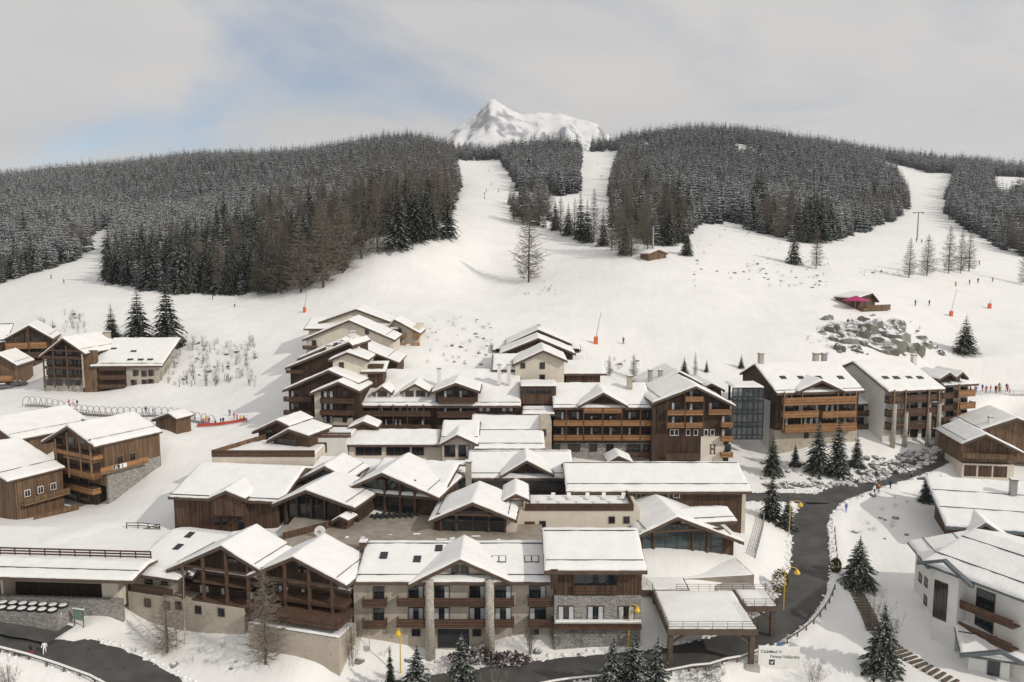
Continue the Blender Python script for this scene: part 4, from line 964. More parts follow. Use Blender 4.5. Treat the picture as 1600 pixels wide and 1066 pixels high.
# ------------------------------------------------------------ back row
# hotel wing with dormers
b = Bld('hotel_wing', 'long brown hotel wing with two cream dormers under a snow roof', 690, 692, 165)
r = b.eaves(547, 815, 633, 577, over=1.2, pitch=19, guards=(.05,), back=18)
b.wall(555, 812, 628, 692, 13, 'wood_dark', down=4)
for a, c, A_ in ((581, 613, (597, 603)), (625, 672, (648, 599))):
    g = b.gable((a, 614 if a < 600 else 612), A_, (c, 614 if a < 600 else 612), 1.0, 9, wall='render_cream', wy=.6, zb=b.Z(A_[0], 624, 1.5), guard=False, snow=.25)
    if a < 600: b.win(591, 604, 612, 619, 1.55, bars=0)
    else: b.win(634, 646, 611, 619, 1.55, bars=0); b.win(651, 664, 611, 619, 1.55, bars=0)
b.bal(560, 672, 642, 651, 1.5); b.bal(560, 672, 664, 673, 1.5)
for px in (566, 593, 614, 636, 662): b.post(px, 632, 690, .2, -1.4)
for k, px in enumerate((573, 600, 622, 648, 664)): b.win(px - 5, px + 5, 633, 643, -.02, curtain=k % 4); b.win(px - 5, px + 5, 655, 664, -.02, curtain=(k + 1) % 4)
g = b.gable((674, 612), (712, 597), (751, 611), -2.0, 8, wall='wood_dark', wy=1.6, zb=b.Z(712, 690), guard=False)
b.bal(684, 742, 621, 631, 1.5, ly=-.4); b.bal(684, 742, 643, 653, 1.5, ly=-.4); b.bal(684, 742, 665, 673, 1.5, ly=-.4)
for px in (700, 724):
    for py in (611, 634, 657): b.win(px - 6, px + 6, py, py + 10, -.42, curtain=1)
for px in (757, 793): b.win(px - 8, px + 8, 632, 643, -.02, bars=2, curtain=3)
b.bal(745, 812, 658, 668, 1.2)
for px, t in ((686, 576), (780, 570), (795, 570)): b.chimney(px, t, 592, .8, 6.5, 'render_white')
# stepped brown chalet at its left end
b = Bld('hotel_chalet', 'stepped dark chalet end with cream corner and side balconies', 520, 672, 163, -6)
g = b.gable((483, 614), (528, 595), (563, 611), -1.5, 9, wall='wood_dark', wy=1.5, zb=b.Z(522, 672) - 4, guard=False)
b.wall(491, 501, 612, 672, 5, 'render_cream', ly=-.05, down=4); b.wall(491, 551, 652, 672, 5, 'render_cream', ly=-.04, down=4)
for py in (621, 640, 660):
    b.bal(500, 551, py + 1 if py < 660 else py + 4, py + 10 if py < 660 else py + 12, 1.1); b.win(506, 520, py - 10, py, -.06, curtain=3); b.win(536, 542, py - 9, py - 1, -.06, bars=0)
b2 = Bld('hotel_chalet', 'dark gabled chalet behind the stepped end with balconies over the piste', 480, 672, 168, -10)
g = b2.gable((441, 609), (513, 577), (560, 598), -1.5, 10, wall='wood_dark', wy=1.5, zb=b2.Z(480, 672) - 4, guard=False)
for py in (620, 641): b2.bal(443, 486, py, py + 9, 1.6, ly=-.1)
for py in (612, 632, 652): b2.win(455, 467, py - 2, py + 8, -.03, curtain=1)
b3 = Bld('hotel_chalet', 'upper dark gabled chalet with chimneys left of the cream tower', 490, 640, 175, -10)
g = b3.gable((445, 574), (545, 533), (552, 540), -1.2, 10, wall='wood_dark', wy=1.2, zb=b3.Z(480, 640) - 4, guard=False)
for px, t in ((515, 540), (533, 536), (557, 541)): b3.chimney(px, t, 556, 1.2, 3.5, 'render_white')
b3.bal(447, 470, 578, 584, 1.6, ly=-.1)
b = Bld('hotel_tower', 'cream tower house with an arched window under a small gable roof', 545, 610, 170)
g = b.gable((513, 562), (542, 549), (577, 562), -1.0, 8, wall='render_cream', wy=1.0, zb=b.Z(545, 610) - 3, guard=False)
b.win(530, 537, 567, 577, -.03, bars=0)
b.wall(565, 598, 571, 585, 5, 'wood_mid', ly=.5, down=3); r = b.eaves(563, 603, 580, 562, over=.3, pitch=17, guards=(), back=5, name='side_roof')
b = Bld('hotel_chalet', 'long-roofed brown gable behind the cream tower', 545, 600, 186)
g = b.gable((464, 560), (534, 530), (624, 566), -1.2, 12, wall='wood_mid', wy=1.2, zb=b.Z(545, 600) - 4)
for px, t in ((551, 519), (583, 556)): b.chimney(px, t, 545, 1.1, 4, 'render_white')
b = Bld('hotel_chalet', 'white gabled house with a small square window above the brown roofs', 545, 575, 198)
g = b.gable((472, 530), (545, 499), (618, 531), -1.2, 12, wall='render_cream', wy=1.2, zb=b.Z(545, 580) - 5)
b.win(571, 576, 515, 522, -.03, bars=0); b.win(488, 494, 532, 539, -.03, bars=0); b.bal(473, 494, 540, 546, 1.4)
b = Bld('hotel_chalet', 'topmost white house with hipped snow roof and sunlit wood balconies', 570, 560, 212)
r = b.eaves(474, 622, 513, 496, over=1.0, pitch=16, guards=(), back=16, name='main_roof')
b.wall(482, 655, 511, 570, 13, 'render_cream', down=6)
g = b.gable((497, 503), (556, 482), (612, 503), 2.0, 14, wall='render_cream', wy=1.0, guard=False, snow=.3)
g = b.gable((602, 516), (616, 498), (658, 521), -1.6, 10, wall='render_cream', wy=1.5, guard=False, snow=.3)
for py in (521, 536, 551):
    b.bal(610, 634, py, py + 8, 1.3, 'rail_orange', ly=-.1); b.bal(645, 655, py, py + 8, 1.5, 'rail_orange', ly=-.1); b.win(621, 627, py - 7, py + 1, -.12, curtain=1)
# centre back group
b = Bld('hotel_chalet', 'white gabled house with two arched windows in the centre back', 850, 612, 176)
g = b.gable((770 + 30, 569), (849, 546), (887, 563), -1.2, 12, wall='render_cream', wy=1.2, zb=b.Z(850, 612) - 4, guard=False)
for py in (567, 586): b.win(844, 851, py, py + 9, -.03, bars=0)
b.win(814, 820, 568, 575, -.03, bars=0); r = b.eaves(768, 826, 577, 553, over=-1.5, pitch=17, guards=(), back=12, name='side_roof')
b = Bld('shed', 'grey-brown timber shed with a snow roof right of the white gabled house', 915, 602, 180)
r = b.eaves(879, 948, 583, 563, over=.9, pitch=17, guards=(), back=9); b.wall(885, 938, 580, 602, 7, 'wood_mid', down=3)
b = Bld('hotel_chalet', 'lower of two brown gables behind the white house', 842, 575, 192)
g = b.gable((780, 552), (841, 527), (900, 552), -1, 10, wall='wood_mid', wy=1.0, zb=b.Z(842, 575) - 4, guard=False)
r = b.eaves(768, 918, 564, 552, over=-3.0, pitch=15, guards=(), back=10, name='side_roof')
b = Bld('hotel_chalet', 'topmost brown gable with chimneys in the centre back', 842, 560, 206)
g = b.gable((789, 538), (841, 514), (894, 537), -1, 11, wall='wood_mid', wy=1.0, zb=b.Z(842, 560) - 4, guard=False)
r = b.eaves(769, 908, 546, 536, over=-1.0, pitch=15, guards=(), back=11, name='side_roof'); b.wall(775, 905, 545, 560, 8, 'wood_mid', ly=1)
for px, t in ((842, 508), (824, 523)): b.chimney(px, t, 530, .9, 3, 'render_white')
b = Bld('link_block', 'low flat-roofed timber link with snow on top in the centre back', 842, 628, 166, 0)
b.wall(814, 869, 604, 628, 7, 'wood_mid', down=3); zz = b.Z(842, 603); b.snow(lambda x, y: zz, b.X(813, 603), b.X(871, 603), -.4, 7, .3, None)
b.glaze(818, 862, 607, 616, 5, (0, 1), ly=-.04)
r = b.eaves(815, 868, 646, 630, over=4.0, pitch=12, guards=(.3,), back=0, name='lower_roof')
# orange balcony wing
b = Bld('hotel_wing', 'dark hotel wing with two long rows of orange balconies on a stone base', 950, 720, 163)
r = b.eaves(864, 1022, 636, 598, over=1.2, pitch=19, guards=(.06,), back=16)
b.wall(866, 1032, 631, 696, 11, 'wood_dark', down=1); b.wall(866, 1032, 692, 722, 11.2, 'stone', ly=-.1, down=3)
g = b.gable((903, 634), (943, 612), (982, 634), -2.0, 8, wall='wood_dark', wy=1.7, zb=b.Z(943, 650), guard=False)
b.bal(913, 942, 638, 646, 1.6, 'rail_orange'); b.bal(943, 972, 638, 646, 1.6, 'rail_orange')
for a, c in ((865, 884), (885, 912), (913, 942), (943, 972), (973, 1001), (1002, 1029)):
    b.bal(a, c, 657, 666, 1.6, 'rail_orange', sides=''); b.bal(a, c, 680, 689, 1.6, 'rail_orange', sides='')
    m_ = (a + c) / 2
    for py in (644, 668): b.win(m_ - 5, m_ + 6, py, py + 11, -.02, curtain=(int(m_) % 3) + 1)
for px in (885, 912, 942, 972, 1001): b.post(px, 637, 690, .22, -1.6, 'beam')
for px in (870, 893, 901, 927, 953): b.win(px - 5, px + 5, 695, 705, -.12, bars=1)
b.bal(976, 1029, 706, 715, .8); b.win(980, 1000, 695, 706, -.12, bars=3); b.win(1005, 1026, 695, 706, -.12, bars=3)
b.chimney(984, 588, 602, 1.1, 6, 'stone_pale')
b = Bld('entrance_hood', 'small snow-capped porch roof behind the long hall ridge', 968, 722, 150, 0)
g = b.gable((948, 722), (967, 711), (990, 722), -.6, 5, wall='stone', wy=.6, guard=False)
# brown gable chalet
b = Bld('hotel_chalet', 'tall brown gabled chalet with orange balconies and a beige emblem panel', 1088, 718, 161, 3)
g = b.gable((1018, 629), (1088, 602), (1151, 634), -2.0, 13, wall='wood_dark', wy=1.9, zb=b.Z(1088, 718) - 3, guard=True)
for x0, x1, py in ((1072, 1099, 620), (1044, 1071, 641), (1072, 1099, 641), (1108, 1143, 640), (1043, 1070, 661), (1072, 1099, 661), (1128, 1145, 660), (1128, 1145, 682), (1128, 1145, 707)):
    b.bal(x0, x1, py, py + 8, 1.4, 'rail_orange')
for px, py in ((1057, 630), (1085, 611), (1085, 631), (1057, 651), (1085, 651), (1115, 630), (1135, 650), (1135, 671), (1135, 695)): b.win(px - 7, px + 6, py, py + 10, -.12, curtain=1)
for px in (1043, 1071, 1100): b.post(px, 616 if px == 1071 else 624, 670, .2, -1.4)
for px in (1050, 1057, 1075, 1087, 1103, 1113): b.win(px - 2.5, px + 2.5, 672, 680, -.12, bars=0, frame='white_paint')
x0, z1 = b.P(1095, 682, -.12); x1, z0 = b.P(1129, 719, -.12)
pn = b.part('emblem_panel', MB().box(x0, x1, -.25, -.1, z0 - 2, z1), 'render_cream'); cx = (x0 + x1) / 2 + .15; zc = b.Z(1112, 702, -.2)
em = MB()
for q in ((-.55, -.25, -.9, .9), (.25, .55, -.9, .9), (-.25, .25, -.12, .22), (-.75, -.05, .9, 1.05), (.05, .75, .9, 1.05), (-.75, -.05, -1.05, -.9), (.05, .75, -1.05, -.9)): em.box(cx + q[0], cx + q[1], -.28, -.251, zc + q[2], zc + q[3])
b.part('emblem', em, 'fascia', pn)
b.bal(1041, 1094, 709, 719, 1.0, 'wood_mid', sides='')
b = Bld('hotel_chalet', 'cream gable with twin chimneys behind the brown gabled chalet', 1065, 640, 182, 4)
g = b.gable((1005, 606), (1062, 580), (1105, 603), -1.2, 12, wall='render_cream', wy=1.1, zb=b.Z(1065, 640) - 4, guard=False)
for px in (1016, 1032): b.chimney(px, 579, 592, .9, 1.5, 'stone_pale')
g = b.gable((1100, 604), (1112, 598), (1133, 609), -3.5, 8, wall='wood_mid', wy=.6, guard=False, snow=.25, name='side_roof')
# glass link
b = Bld('glass_link', 'four-storey dark steel and glass link tower between the chalets', 1168, 688, 168, 0)
b.part('floor_slabs', MB().box(b.X(1147, 640), b.X(1190, 640), .1, 5, b.Z(1168, 629), b.Z(1168, 627)).box(b.X(1147, 640), b.X(1190, 640), .1, 5, b.Z(1168, 649), b.Z(1168, 647)).box(b.X(1147, 640), b.X(1190, 640), .1, 5, b.Z(1168, 669), b.Z(1168, 667)), 'metal_dark'); b.part('rear_frame', MB().box(b.X(1147, 640), b.X(1150, 640), 4.6, 5, b.Z(1168, 690), b.Z(1168, 606)).box(b.X(1187, 640), b.X(1190, 640), 4.6, 5, b.Z(1168, 690), b.Z(1168, 606)), 'metal_dark')
b.glaze(1145, 1191, 606, 686, 6, (0, .08, .25, .33, .5, .58, .75, .83, 1), ly=0, m='glass_clear', bar='metal_dark', bw=.22)
zz = b.Z(1168, 605); b.snow(lambda x, y: zz, b.X(1143, 605), b.X(1193, 605), -.5, 6.5, .35, None)
# orange-balcony chalet, turned so that its left gable end shows
b = Bld('hotel_chalet', 'big chalet with three long orange balcony rows and white gable end', 1280, 712, 170, 9)
r = b.eaves(1214, 1352, 612, 565, over=1.4, pitch=24, guards=(.05,), back=17, wall='wood_dark', zb=b.Z(1280, 668))
x0, x1 = r['x0'] + .6, r['x1'] - .6
b.part('base_wall', MB().box(x0 - .05, x1, .05, 14.5, b.Z(1280, 712) - 3, b.Z(1280, 670)), 'render_beige')
b.part('gable_end', MB().box(x0 - .12, x0 - .001, 2.5, 14.0, b.Z(1280, 712) - 3, b.Z(1280, 628)), 'render_white')
g = b.gable((1247, 611), (1285, 593), (1322, 611), -2.0, 7, wall='wood_mid', wy=1.8, zb=b.Z(1285, 625), guard=False)
for py, segs in ((622, ((1227, 1338),)), (643, ((1226, 1279), (1286, 1338))), (664, ((1227, 1338),))):
    for a, c in segs: b.bal(a, c, py, py + 9, 1.6, 'rail_orange')
for k, px in enumerate((1233, 1254, 1272, 1296, 1324)):
    for py in (611, 632, 653): b.win(px - 6, px + 6, py, py + 11, -.02, curtain=(k + py) % 4)
for px in (1226, 1254, 1310, 1338): b.post(px, 612, 672, .2, -1.5, 'beam_tan')
b.win(1257, 1263, 676, 684, .03, bars=0)
for px in (1223, 1251, 1279, 1313): b.skylight(r, px, 590, 1.3, 1.2)
b.chimney(1189, 553, 568, 1.0, r['yr'], 'stone_pale'); b.chimney(1275, 553, 572, 1.1, r['yr'] + 1, 'stone_pale'); b.chimney(1288, 553, 566, 1.0, r['yr'] + 2, 'metal_grey')
b = Bld('link_block', 'white stair block with small snow roof between the two right chalets', 1365, 690, 178, 9)
r = b.eaves(1330, 1382, 630, 613, over=.8, pitch=20, guards=(), back=8); b.wall(1338, 1386, 626, 692, 8, 'render_white', down=3)
for py in (642, 663): b.bal(1339, 1360, py, py + 8, 1.3)
for py in (632, 653, 673): b.win(1340, 1349, py, py + 9, -.03); b.win(1360, 1364, py, py + 8, -.03, bars=0)
# columned chalet
b = Bld('hotel_chalet', 'right hotel chalet with tall stone columns, open galleries and white gable end', 1432, 692, 174, 14)
r = b.eaves(1388, 1478, 609, 560, over=1.6, pitch=22, guards=(), back=20, wall='render_white', zb=b.Z(1432, 692) - 3)
b.part('gable_end', MB().box(r['x0'] + .45, r['x0'] + .599, 0, 17, b.Z(1432, 692) - 3, r['ze']), 'render_white')
for py in (619, 640, 660): b.bal(1391, 1470, py, py + 8, 1.7, 'rail_dark')
for px in (1414, 1428, 1446, 1461):
    for py in (610, 630, 650, 671): b.win(px - 5, px + 5, py, py + 11, -.02, curtain=px % 3)
for px in (1398, 1416, 1452, 1468): b.column(px, 645 if px in (1416, 1452) else 632, 692, .5, -1.9, 'stone_pale'); b.post(px, 609, 646, .26, -1.9, 'beam_tan')
for px in (1383, 1400, 1420, 1437): b.skylight(r, px, 590, 1.4, 1.1)
b.chimney(1428, 555, 572, 1.0, r['yr'], 'render_white')
b = Bld('hotel_chalet', 'far right hotel end with stepped roofs and bright corner balconies', 1500, 676, 180, 14)
r = b.eaves(1474, 1530, 600, 572, over=1.2, pitch=17, guards=(), back=14); b.wall(1474, 1514, 597, 680, 12, 'render_cream', down=3)
for A_, L, R in (((1485, 581), (1468, 592), (1498, 591)), ((1505, 580), (1494, 590), (1514, 590))): b.gable(L, A_, R, -2.0, 6, wall='wood_mid', wy=1.8, zb=b.Z(1490, 600), guard=False, snow=.25)
for py in (614, 633, 652): b.bal(1474, 1499, py, py + 8, 1.3, 'rail_dark'); b.bal(1500, 1524, py - 4 if py < 640 else py - 6, py + 5 if py < 640 else py + 3, 1.9, 'rail_orange'); b.win(1478, 1488, py - 9, py + 1, -.03); b.win(1502, 1510, py - 10, py, -.03)
for px in (1478, 1484, 1495, 1503): b.win(px - 2, px + 2, 660, 668, -.03, bars=0)
b.post(1499, 600, 665, .25, -1.9, 'beam_tan')
# ------------------------------------------------------------ left chalets
b = Bld('chalet', 'big dark chalet with timber gable and stone base on the left slope', 105, 608, 213, -10)
g = b.gable((60, 557), (97, 527), (133, 552), -2.2, 13, wall='wood_dark', wy=2.1, zb=b.Z(105, 600), snow=.4)
b.wall(67, 129, 589, 610, 9, 'stone_pale', ly=-.1, down=3)
for py in (556, 572): b.bal(68, 128, py, py + 6, 1.9)
for px in (78, 93, 108, 121):
    for py in (546, 562, 578, 594): b.win(px - 5, px + 5, py, py + 8, -.13)
for px in (67, 82, 103, 128): b.post(px, 553 if px in (67, 128) else 541, 606, .3, -2.0, 'stone_pale' if px == 128 else 'beam')
b.part('tie_beam', MB().box(b.X(75, 549, -2), b.X(124, 549, -2), -2.1, -1.85, b.Z(97, 549, -2), b.Z(97, 547, -2)), 'beam')
b = Bld('chalet_wing', 'long snow-roofed wing of the dark left chalet with red shutters', 195, 606, 212, 3)
r = b.eaves(140, 254, 571, 528, over=.9, pitch=22, guards=(.03,), back=15, pxm=205)
b.wall(128, 246, 567, 608, 10, 'stone_pale', down=3, ly=.1); b.wall(128, 196, 568, 608, 6, 'wood_dark', ly=-.05, down=1); b.wall(129, 150, 548, 606, 1, 'wood_tan', ly=-.3, down=2)
for px, py in ((211, 583), (224, 584), (235, 583), (208, 598), (225, 598), (235, 597)): b.win(px - 3, px + 3, py - 4, py + 4, .07, bars=0); b.part('shutter', MB().box(b.X(px + 3.4, py), b.X(px + 5.6, py), .02, .09, b.Z(px, py + 4), b.Z(px, py - 4)), 'rail_dark')
for py in (573, 587, 601): b.bal(155, 194, py, py + 6, 1.1)
for px, py in ((163, 540), (178, 545), (209, 549), (204, 562), (220, 562), (235, 562)): b.skylight(r, px, py, 1.5, .9)
b.chimney(168, 519, 532, 1.3, r['yr'] - .5, 'stone_pale')
b = Bld('chalet', 'gabled wooden chalet at the upper left picture edge', 40, 578, 240, 22)
g = b.gable((4, 530), (45, 507), (84, 529), -2.0, 14, wall='wood_mid', wy=2.0, zb=b.Z(40, 580) - 3, snow=.4)
for py in (537, 552, 566): b.bal(8, 72, py, py + 7, 1.7, 'rail_orange' if py < 550 else 'rail_dark')
for px in (16, 32, 50, 64):
    for py in (524, 544, 558): b.win(px - 5, px + 5, py, py + 8, -.03)
b.post(43, 512, 575, .3, -1.8); b.wall(42, 52, 552, 580, 2, 'stone_pale', ly=-1.6)
r = b.eaves(-60, 10, 535, 506, over=0, pitch=20, guards=(), back=12, name='side_roof'); b.wall(-60, 6, 533, 580, 10, 'wood_mid', ly=.3)
b = Bld('chalet', 'low wooden chalet half cut by the left picture edge', 2, 600, 222, 10)
g = b.gable((-30, 566), (-4, 552), (28, 571), -1.8, 10, wall='wood_tan', wy=1.6, zb=b.Z(0, 602) - 2, snow=.4); b.bal(-25, 18, 588, 596, 1.4, 'rail_orange')
# lower left chalets
b = Bld('chalet', 'tall honey-wood chalet with stone flank and banner balcony at left', 110, 790, 150, -30)
g = b.gable((63, 690), (104, 664), (147, 697), -2.2, 12, wall='wood_tan', wy=2.1, zb=b.Z(105, 745), snow=.42)
b.wall(78, 150, 741, 795, 14, 'wood_dark', ly=.0, down=3)
for py, a, c in ((706, 84, 146), (714, 100, 144), (733, 76, 146)): 
    b.bal(a, c, py, py + 8, 1.9, 'rail_orange' if py != 714 else 'beam_tan', sides='lr')
b.bal(78, 145, 756, 766, 1.6, 'rail_orange')
for px in (86, 104, 124, 140): b.post(px, 676 if px == 104 else 686, 745, .24, -2.0, 'beam_tan')
for px in (92, 113, 132):
    for py in (683, 700, 722, 746, 770): b.win(px - 7, px + 7, py, py + 12, -.08, frame='beam_tan')
x1 = g['xr'] - .7
b.part('stone_flank', MB().box(x1 - .3, x1 + .25, .3, 11.5, b.Z(110, 795) - 3, b.Z(110, 722)), 'stone')
b.part('plank_flank', MB().box(x1 + .0, x1 + .2, -.02, 8.5, b.Z(110, 722) + .01, g['zr'] - .2), 'wood_tan')
sb = b.part('balcony', MB().box(x1 + .2, x1 + 1.6, -1.8, 8.0, b.Z(110, 724) - .1, b.Z(110, 724) + .1), 'beam_tan')
b.part('railing', MB().box(x1 + 1.55, x1 + 1.62, -1.8, 8.0, b.Z(110, 724) + .2, b.Z(110, 724) + 1.15), 'rail_orange', sb)
bn = b.part('banner', MB().box(x1 + 1.621, x1 + 1.65, .6, 3.4, b.Z(110, 724) + .25, b.Z(110, 724) + 1.05), 'white_paint', sb)
BANNER = (sb, x1 + 1.65, b.Z(110, 724) + .25); b.part('banner_panel', MB().box(x1 + 1.651, x1 + 1.66, .65, 1.95, b.Z(110, 724) + .28, b.Z(110, 724) + 1.02), 'metal_dark', sb)
for k, yy in enumerate((3.0, 5.6)): b.winm(x1 + .21, b.Z(110, 722) + .5, 1.1, 1.4, yy, face='r', frame='beam_tan')
b.chimney(134, 656, 672, 1.0, 5, 'stone')
b = Bld('chalet', 'snow-roofed wooden chalet behind the honey-wood one at left', 30, 720, 165, -30)
g = b.gable((-62, 680), (-22, 655), (22, 688), -2.0, 16, wall='wood_tan', wy=1.8, zb=b.Z(0, 720) - 4, snow=.42); b.win(2, 12, 690, 702, -.05)
b.chimney(26, 652, 664, 1.0, 6, 'stone')
b = Bld('chalet', 'near wooden chalet with deck cut by the left picture edge', 10, 800, 140, -28)
g = b.gable((-120, 735), (-62, 702), (10, 752), -1.8, 9, wall='wood_tan', wy=1.7, zb=b.Z(10, 800) - 4, snow=.42)
x1 = g['xr'] - .7; zb_ = b.Z(0, 800)
b.part('plank_flank', MB().box(x1 - .3, x1 + .1, .3, 8.7, zb_ - 3, g['zr'] - .4), 'wood_tan')
for k in range(3): b.winm(x1 + .12, zb_ + 3.2, .9, 1.1, 2 + 2.4 * k, face='r', frame='white_paint')
for z_, d_ in ((2.2, 1.6), (-.6, 4.0)):
    dk = b.part('deck', MB().box(x1 + .1, x1 + .1 + d_, .5, 9, zb_ + z_ - .2, zb_ + z_), 'beam_tan'); b.part('railing', MB().box(x1 + d_, x1 + d_ + .08, .5, 9, zb_ + z_ + .1, zb_ + z_ + 1.0), 'wood_tan', dk)
# ------------------------------------------------------------ right houses
b = Bld('chalet', 'timber chalet with garage doors beside the upper road at right', 1560, 746, 156, -8)
g = b.gable((1502, 693), (1541, 677), (1602, 708), -1.6, 12, wall='wood_tan', wy=1.5, zb=b.Z(1540, 722))
b.bal(1503, 1583, 708, 719, 1.3, 'wood_tan'); b.wall(1504, 1585, 724, 746, 9, 'render_cream', down=3)
for px in (1516, 1537, 1552): b.win(px - 5, px + 5, 696, 708, -.05)
for a, c in ((1507, 1526), (1529, 1550), (1553, 1574)): b.part('garage_door', MB().box(b.X(a, 728), b.X(c, 728), -.06, .01, b.Z(1540, 745), b.Z(1540, 728)), 'wood_mid')
b = Bld('chalet', 'brown-walled chalet behind the garage chalet at right', 1570, 700, 166, -8)
g = b.gable((1518, 676), (1590, 652), (1640, 672), -1.4, 12, wall='wood_tan', wy=1.3, zb=b.Z(1570, 700) - 3); b.chimney(1548, 652, 672, .8, .6, 'render_white'); b.win(1558, 1566, 673, 682, -.03, bars=0)
b = Bld('chalet', 'wide snow-roofed timber chalet with grey chimney at the right edge', 1560, 850, 125, -14)
r = b.eaves(1477, 1690, 826, 750, over=1.4, pitch=17, guards=(.35, .7), back=18, m='fascia_blue', snow=.36, pxm=1540)
b.wall(1492, 1690, 822, 870, 12, 'wood_mid', down=4)
g = b.gable((1512, 832), (1541, 815), (1578, 840), -2.6, 5, wall='wood_tan', wy=1.2, zb=b.Z(1541, 850), m='fascia_blue', guard=False)
b.chimney(1584, 750, 768, 1.0, 8.5, 'metal_grey'); b.bal(1522, 1560, 842, 852, 1.2, 'rail_orange'); b.win(1530, 1545, 826, 838, -1.45)
b = Bld('apartment_house', 'white apartment house with blue-grey eaves stepping down the right bank', 1456, 970, 106, -101)
r = b.eaves(1418, 1466, 842, 0 or 812, over=.8, pitch=17, guards=(.1, .6), back=18, m='fascia_blue', pxm=1440) if False else None
L0 = b.X(1429, 900, 0); L1 = b.X(1459, 920, 0); zt = b.Z(1440, 862, 0); zbse = b.Z(1456, 972, 0) - 4
def slope_roof(b, x0, x1, y0, ze, run, pitch, m='fascia_blue', snow=.36, th=.28, back=6.0, guards=(.25, .75)):
    tp = math.tan(math.radians(pitch)); zr = ze + run * tp; yr = y0 + run; yb = yr + back; zb_ = zr - back * tp
    mb = MB().prism_x([(y0, ze - th), (y0, ze), (yr, zr), (yb, zb_), (yb, zb_ - th), (yr, zr - th)][::-1], x0, x1)
    rf = b.part('roof', mb, m); f = lambda x, y: (ze + (y - y0) * tp) if y < yr else (zr - (y - yr) * tp)
    b.snow(f, x0, x1, y0, yb, snow, rf, by=(yr - .3, yr, yr + .3), seed=3)
    for g in guards: gy = y0 + run * g; b.part('snow_guard', MB().bar((x0 + .3, gy, f(0, gy) + snow * 1.1), (x1 - .3, gy, f(0, gy) + snow * 1.1), .1, .12), 'metal_dark', rf)
    return f
b.part('wall', MB().box(L0, L1, 0, 13, zbse, zt), 'render_white')
f = slope_roof(b, L0 - 1, L1 + .3, -1.0, zt + .1, 8, 15)
for px, py in ((1437, 873), (1448, 880), (1438, 903), (1447, 910), (1446, 938)): b.win(px - 1.4, px + 1.6, py - 8, py + 8, -.03, bars=0)
# near half of the house, faced towards the road
b = Bld('apartment_house', 'near white stair house with tall brown window strip and wide snow roof', 1486, 1010, 98, -62)
x0, x1 = b.X(1457, 960), b.X(1492, 1000); zt = b.Z(1475, 893); zb_ = b.Z(1475, 1010) - 4
b.part('wall', MB().box(x0, x1, 0, 12, zb_, zt + 1.0), 'render_white')
b.part('wall', MB().box(x1, x1 + 7.5, 2.0, 13, zb_, zt - .3), 'render_white')
f = slope_roof(b, x0 - 1.2, x1 + 9, -1.2, zt + .6, 10.5, 14, back=8)
xs_, zz_ = b.P(1461, 905), b.P(1478, 972)
st = b.part('window_strip', MB().box(xs_[0], zz_[0], -.08, .02, zz_[1], xs_[1]), 'wood_mid')
for k in range(4): x = xs_[0] + (zz_[0] - xs_[0]) * (k + .5) / 4; b.part('pane', MB().box(x - .18, x + .18, -.11, -.081, zz_[1] + .2, xs_[1] - .2), 'glass', st)
g = b.part('gable_hood', MB().prism([(x0 - 1.4, zt + .3), (x0 + 2.2, zt + 1.9), (x0 + 6.0, zt - .1), (x0 + 6.0, zt + .3), (x0 + 2.2, zt + 2.3), (x0 - 1.4, zt + .7)], -1.9, -1.2), 'fascia_blue')
for k in range(3): z0 = zb_ + 4.4 + k * 2.9; b.winm(x1 + 2.4, z0, 2.2, 2.3, 1.97, bars=1); 
for k in range(2): z0 = zb_ + 7.0 + k * 2.9; bl = b.part('balcony', MB().box(x1 + .1, x1 + 6.8, .4, 2.0, z0 - .15, z0), 'beam'); b.part('railing', MB().box(x1 + .1, x1 + 6.8, .35, .42, z0 + .08, z0 + 1.0), 'rail_dark', bl)
b = Bld('apartment_house', 'lowest white house with snow roof and round chimney at bottom right', 1555, 1062, 93, -20)
x0, x1 = b.X(1513, 1040), b.X(1578, 1040); zt = b.Z(1540, 1022)
b.part('wall', MB().box(x0, x1, 0, 12, zt - 9, zt), 'render_white'); b.part('wall', MB().box(x1, x1 + 9, 1.5, 12, zt - 9, zt - .3), 'wood_mid')
f = slope_roof(b, x0 - 1.2, x1 + 10, -1.3, zt + .1, 7.0, 15, back=6, guards=(.5,))
b.win(1545, 1560, 1030, 1056, -.03, bars=0, frame='fascia_blue')
g = b.part('gable_hood', MB().prism([(x0 - 1.3, zt - .2), (x0 + 3, zt + 1.0), (x0 + 6.5, zt - .4), (x0 + 6.5, zt), (x0 + 3, zt + 1.5), (x0 - 1.3, zt + .25)], -1.8, -1.31), 'fascia_blue')
x, z = b.P(1580, 985, 4.5); ch = b.part('chimney', MB().tube((x, 4.5, z - 2.5), (x, 4.5, z), .55, .5, 12), 'concrete'); b.part('cowl', MB().tube((x, 4.5, z), (x, 4.5, z + .35), .75, .6, 12), 'metal_grey', ch)
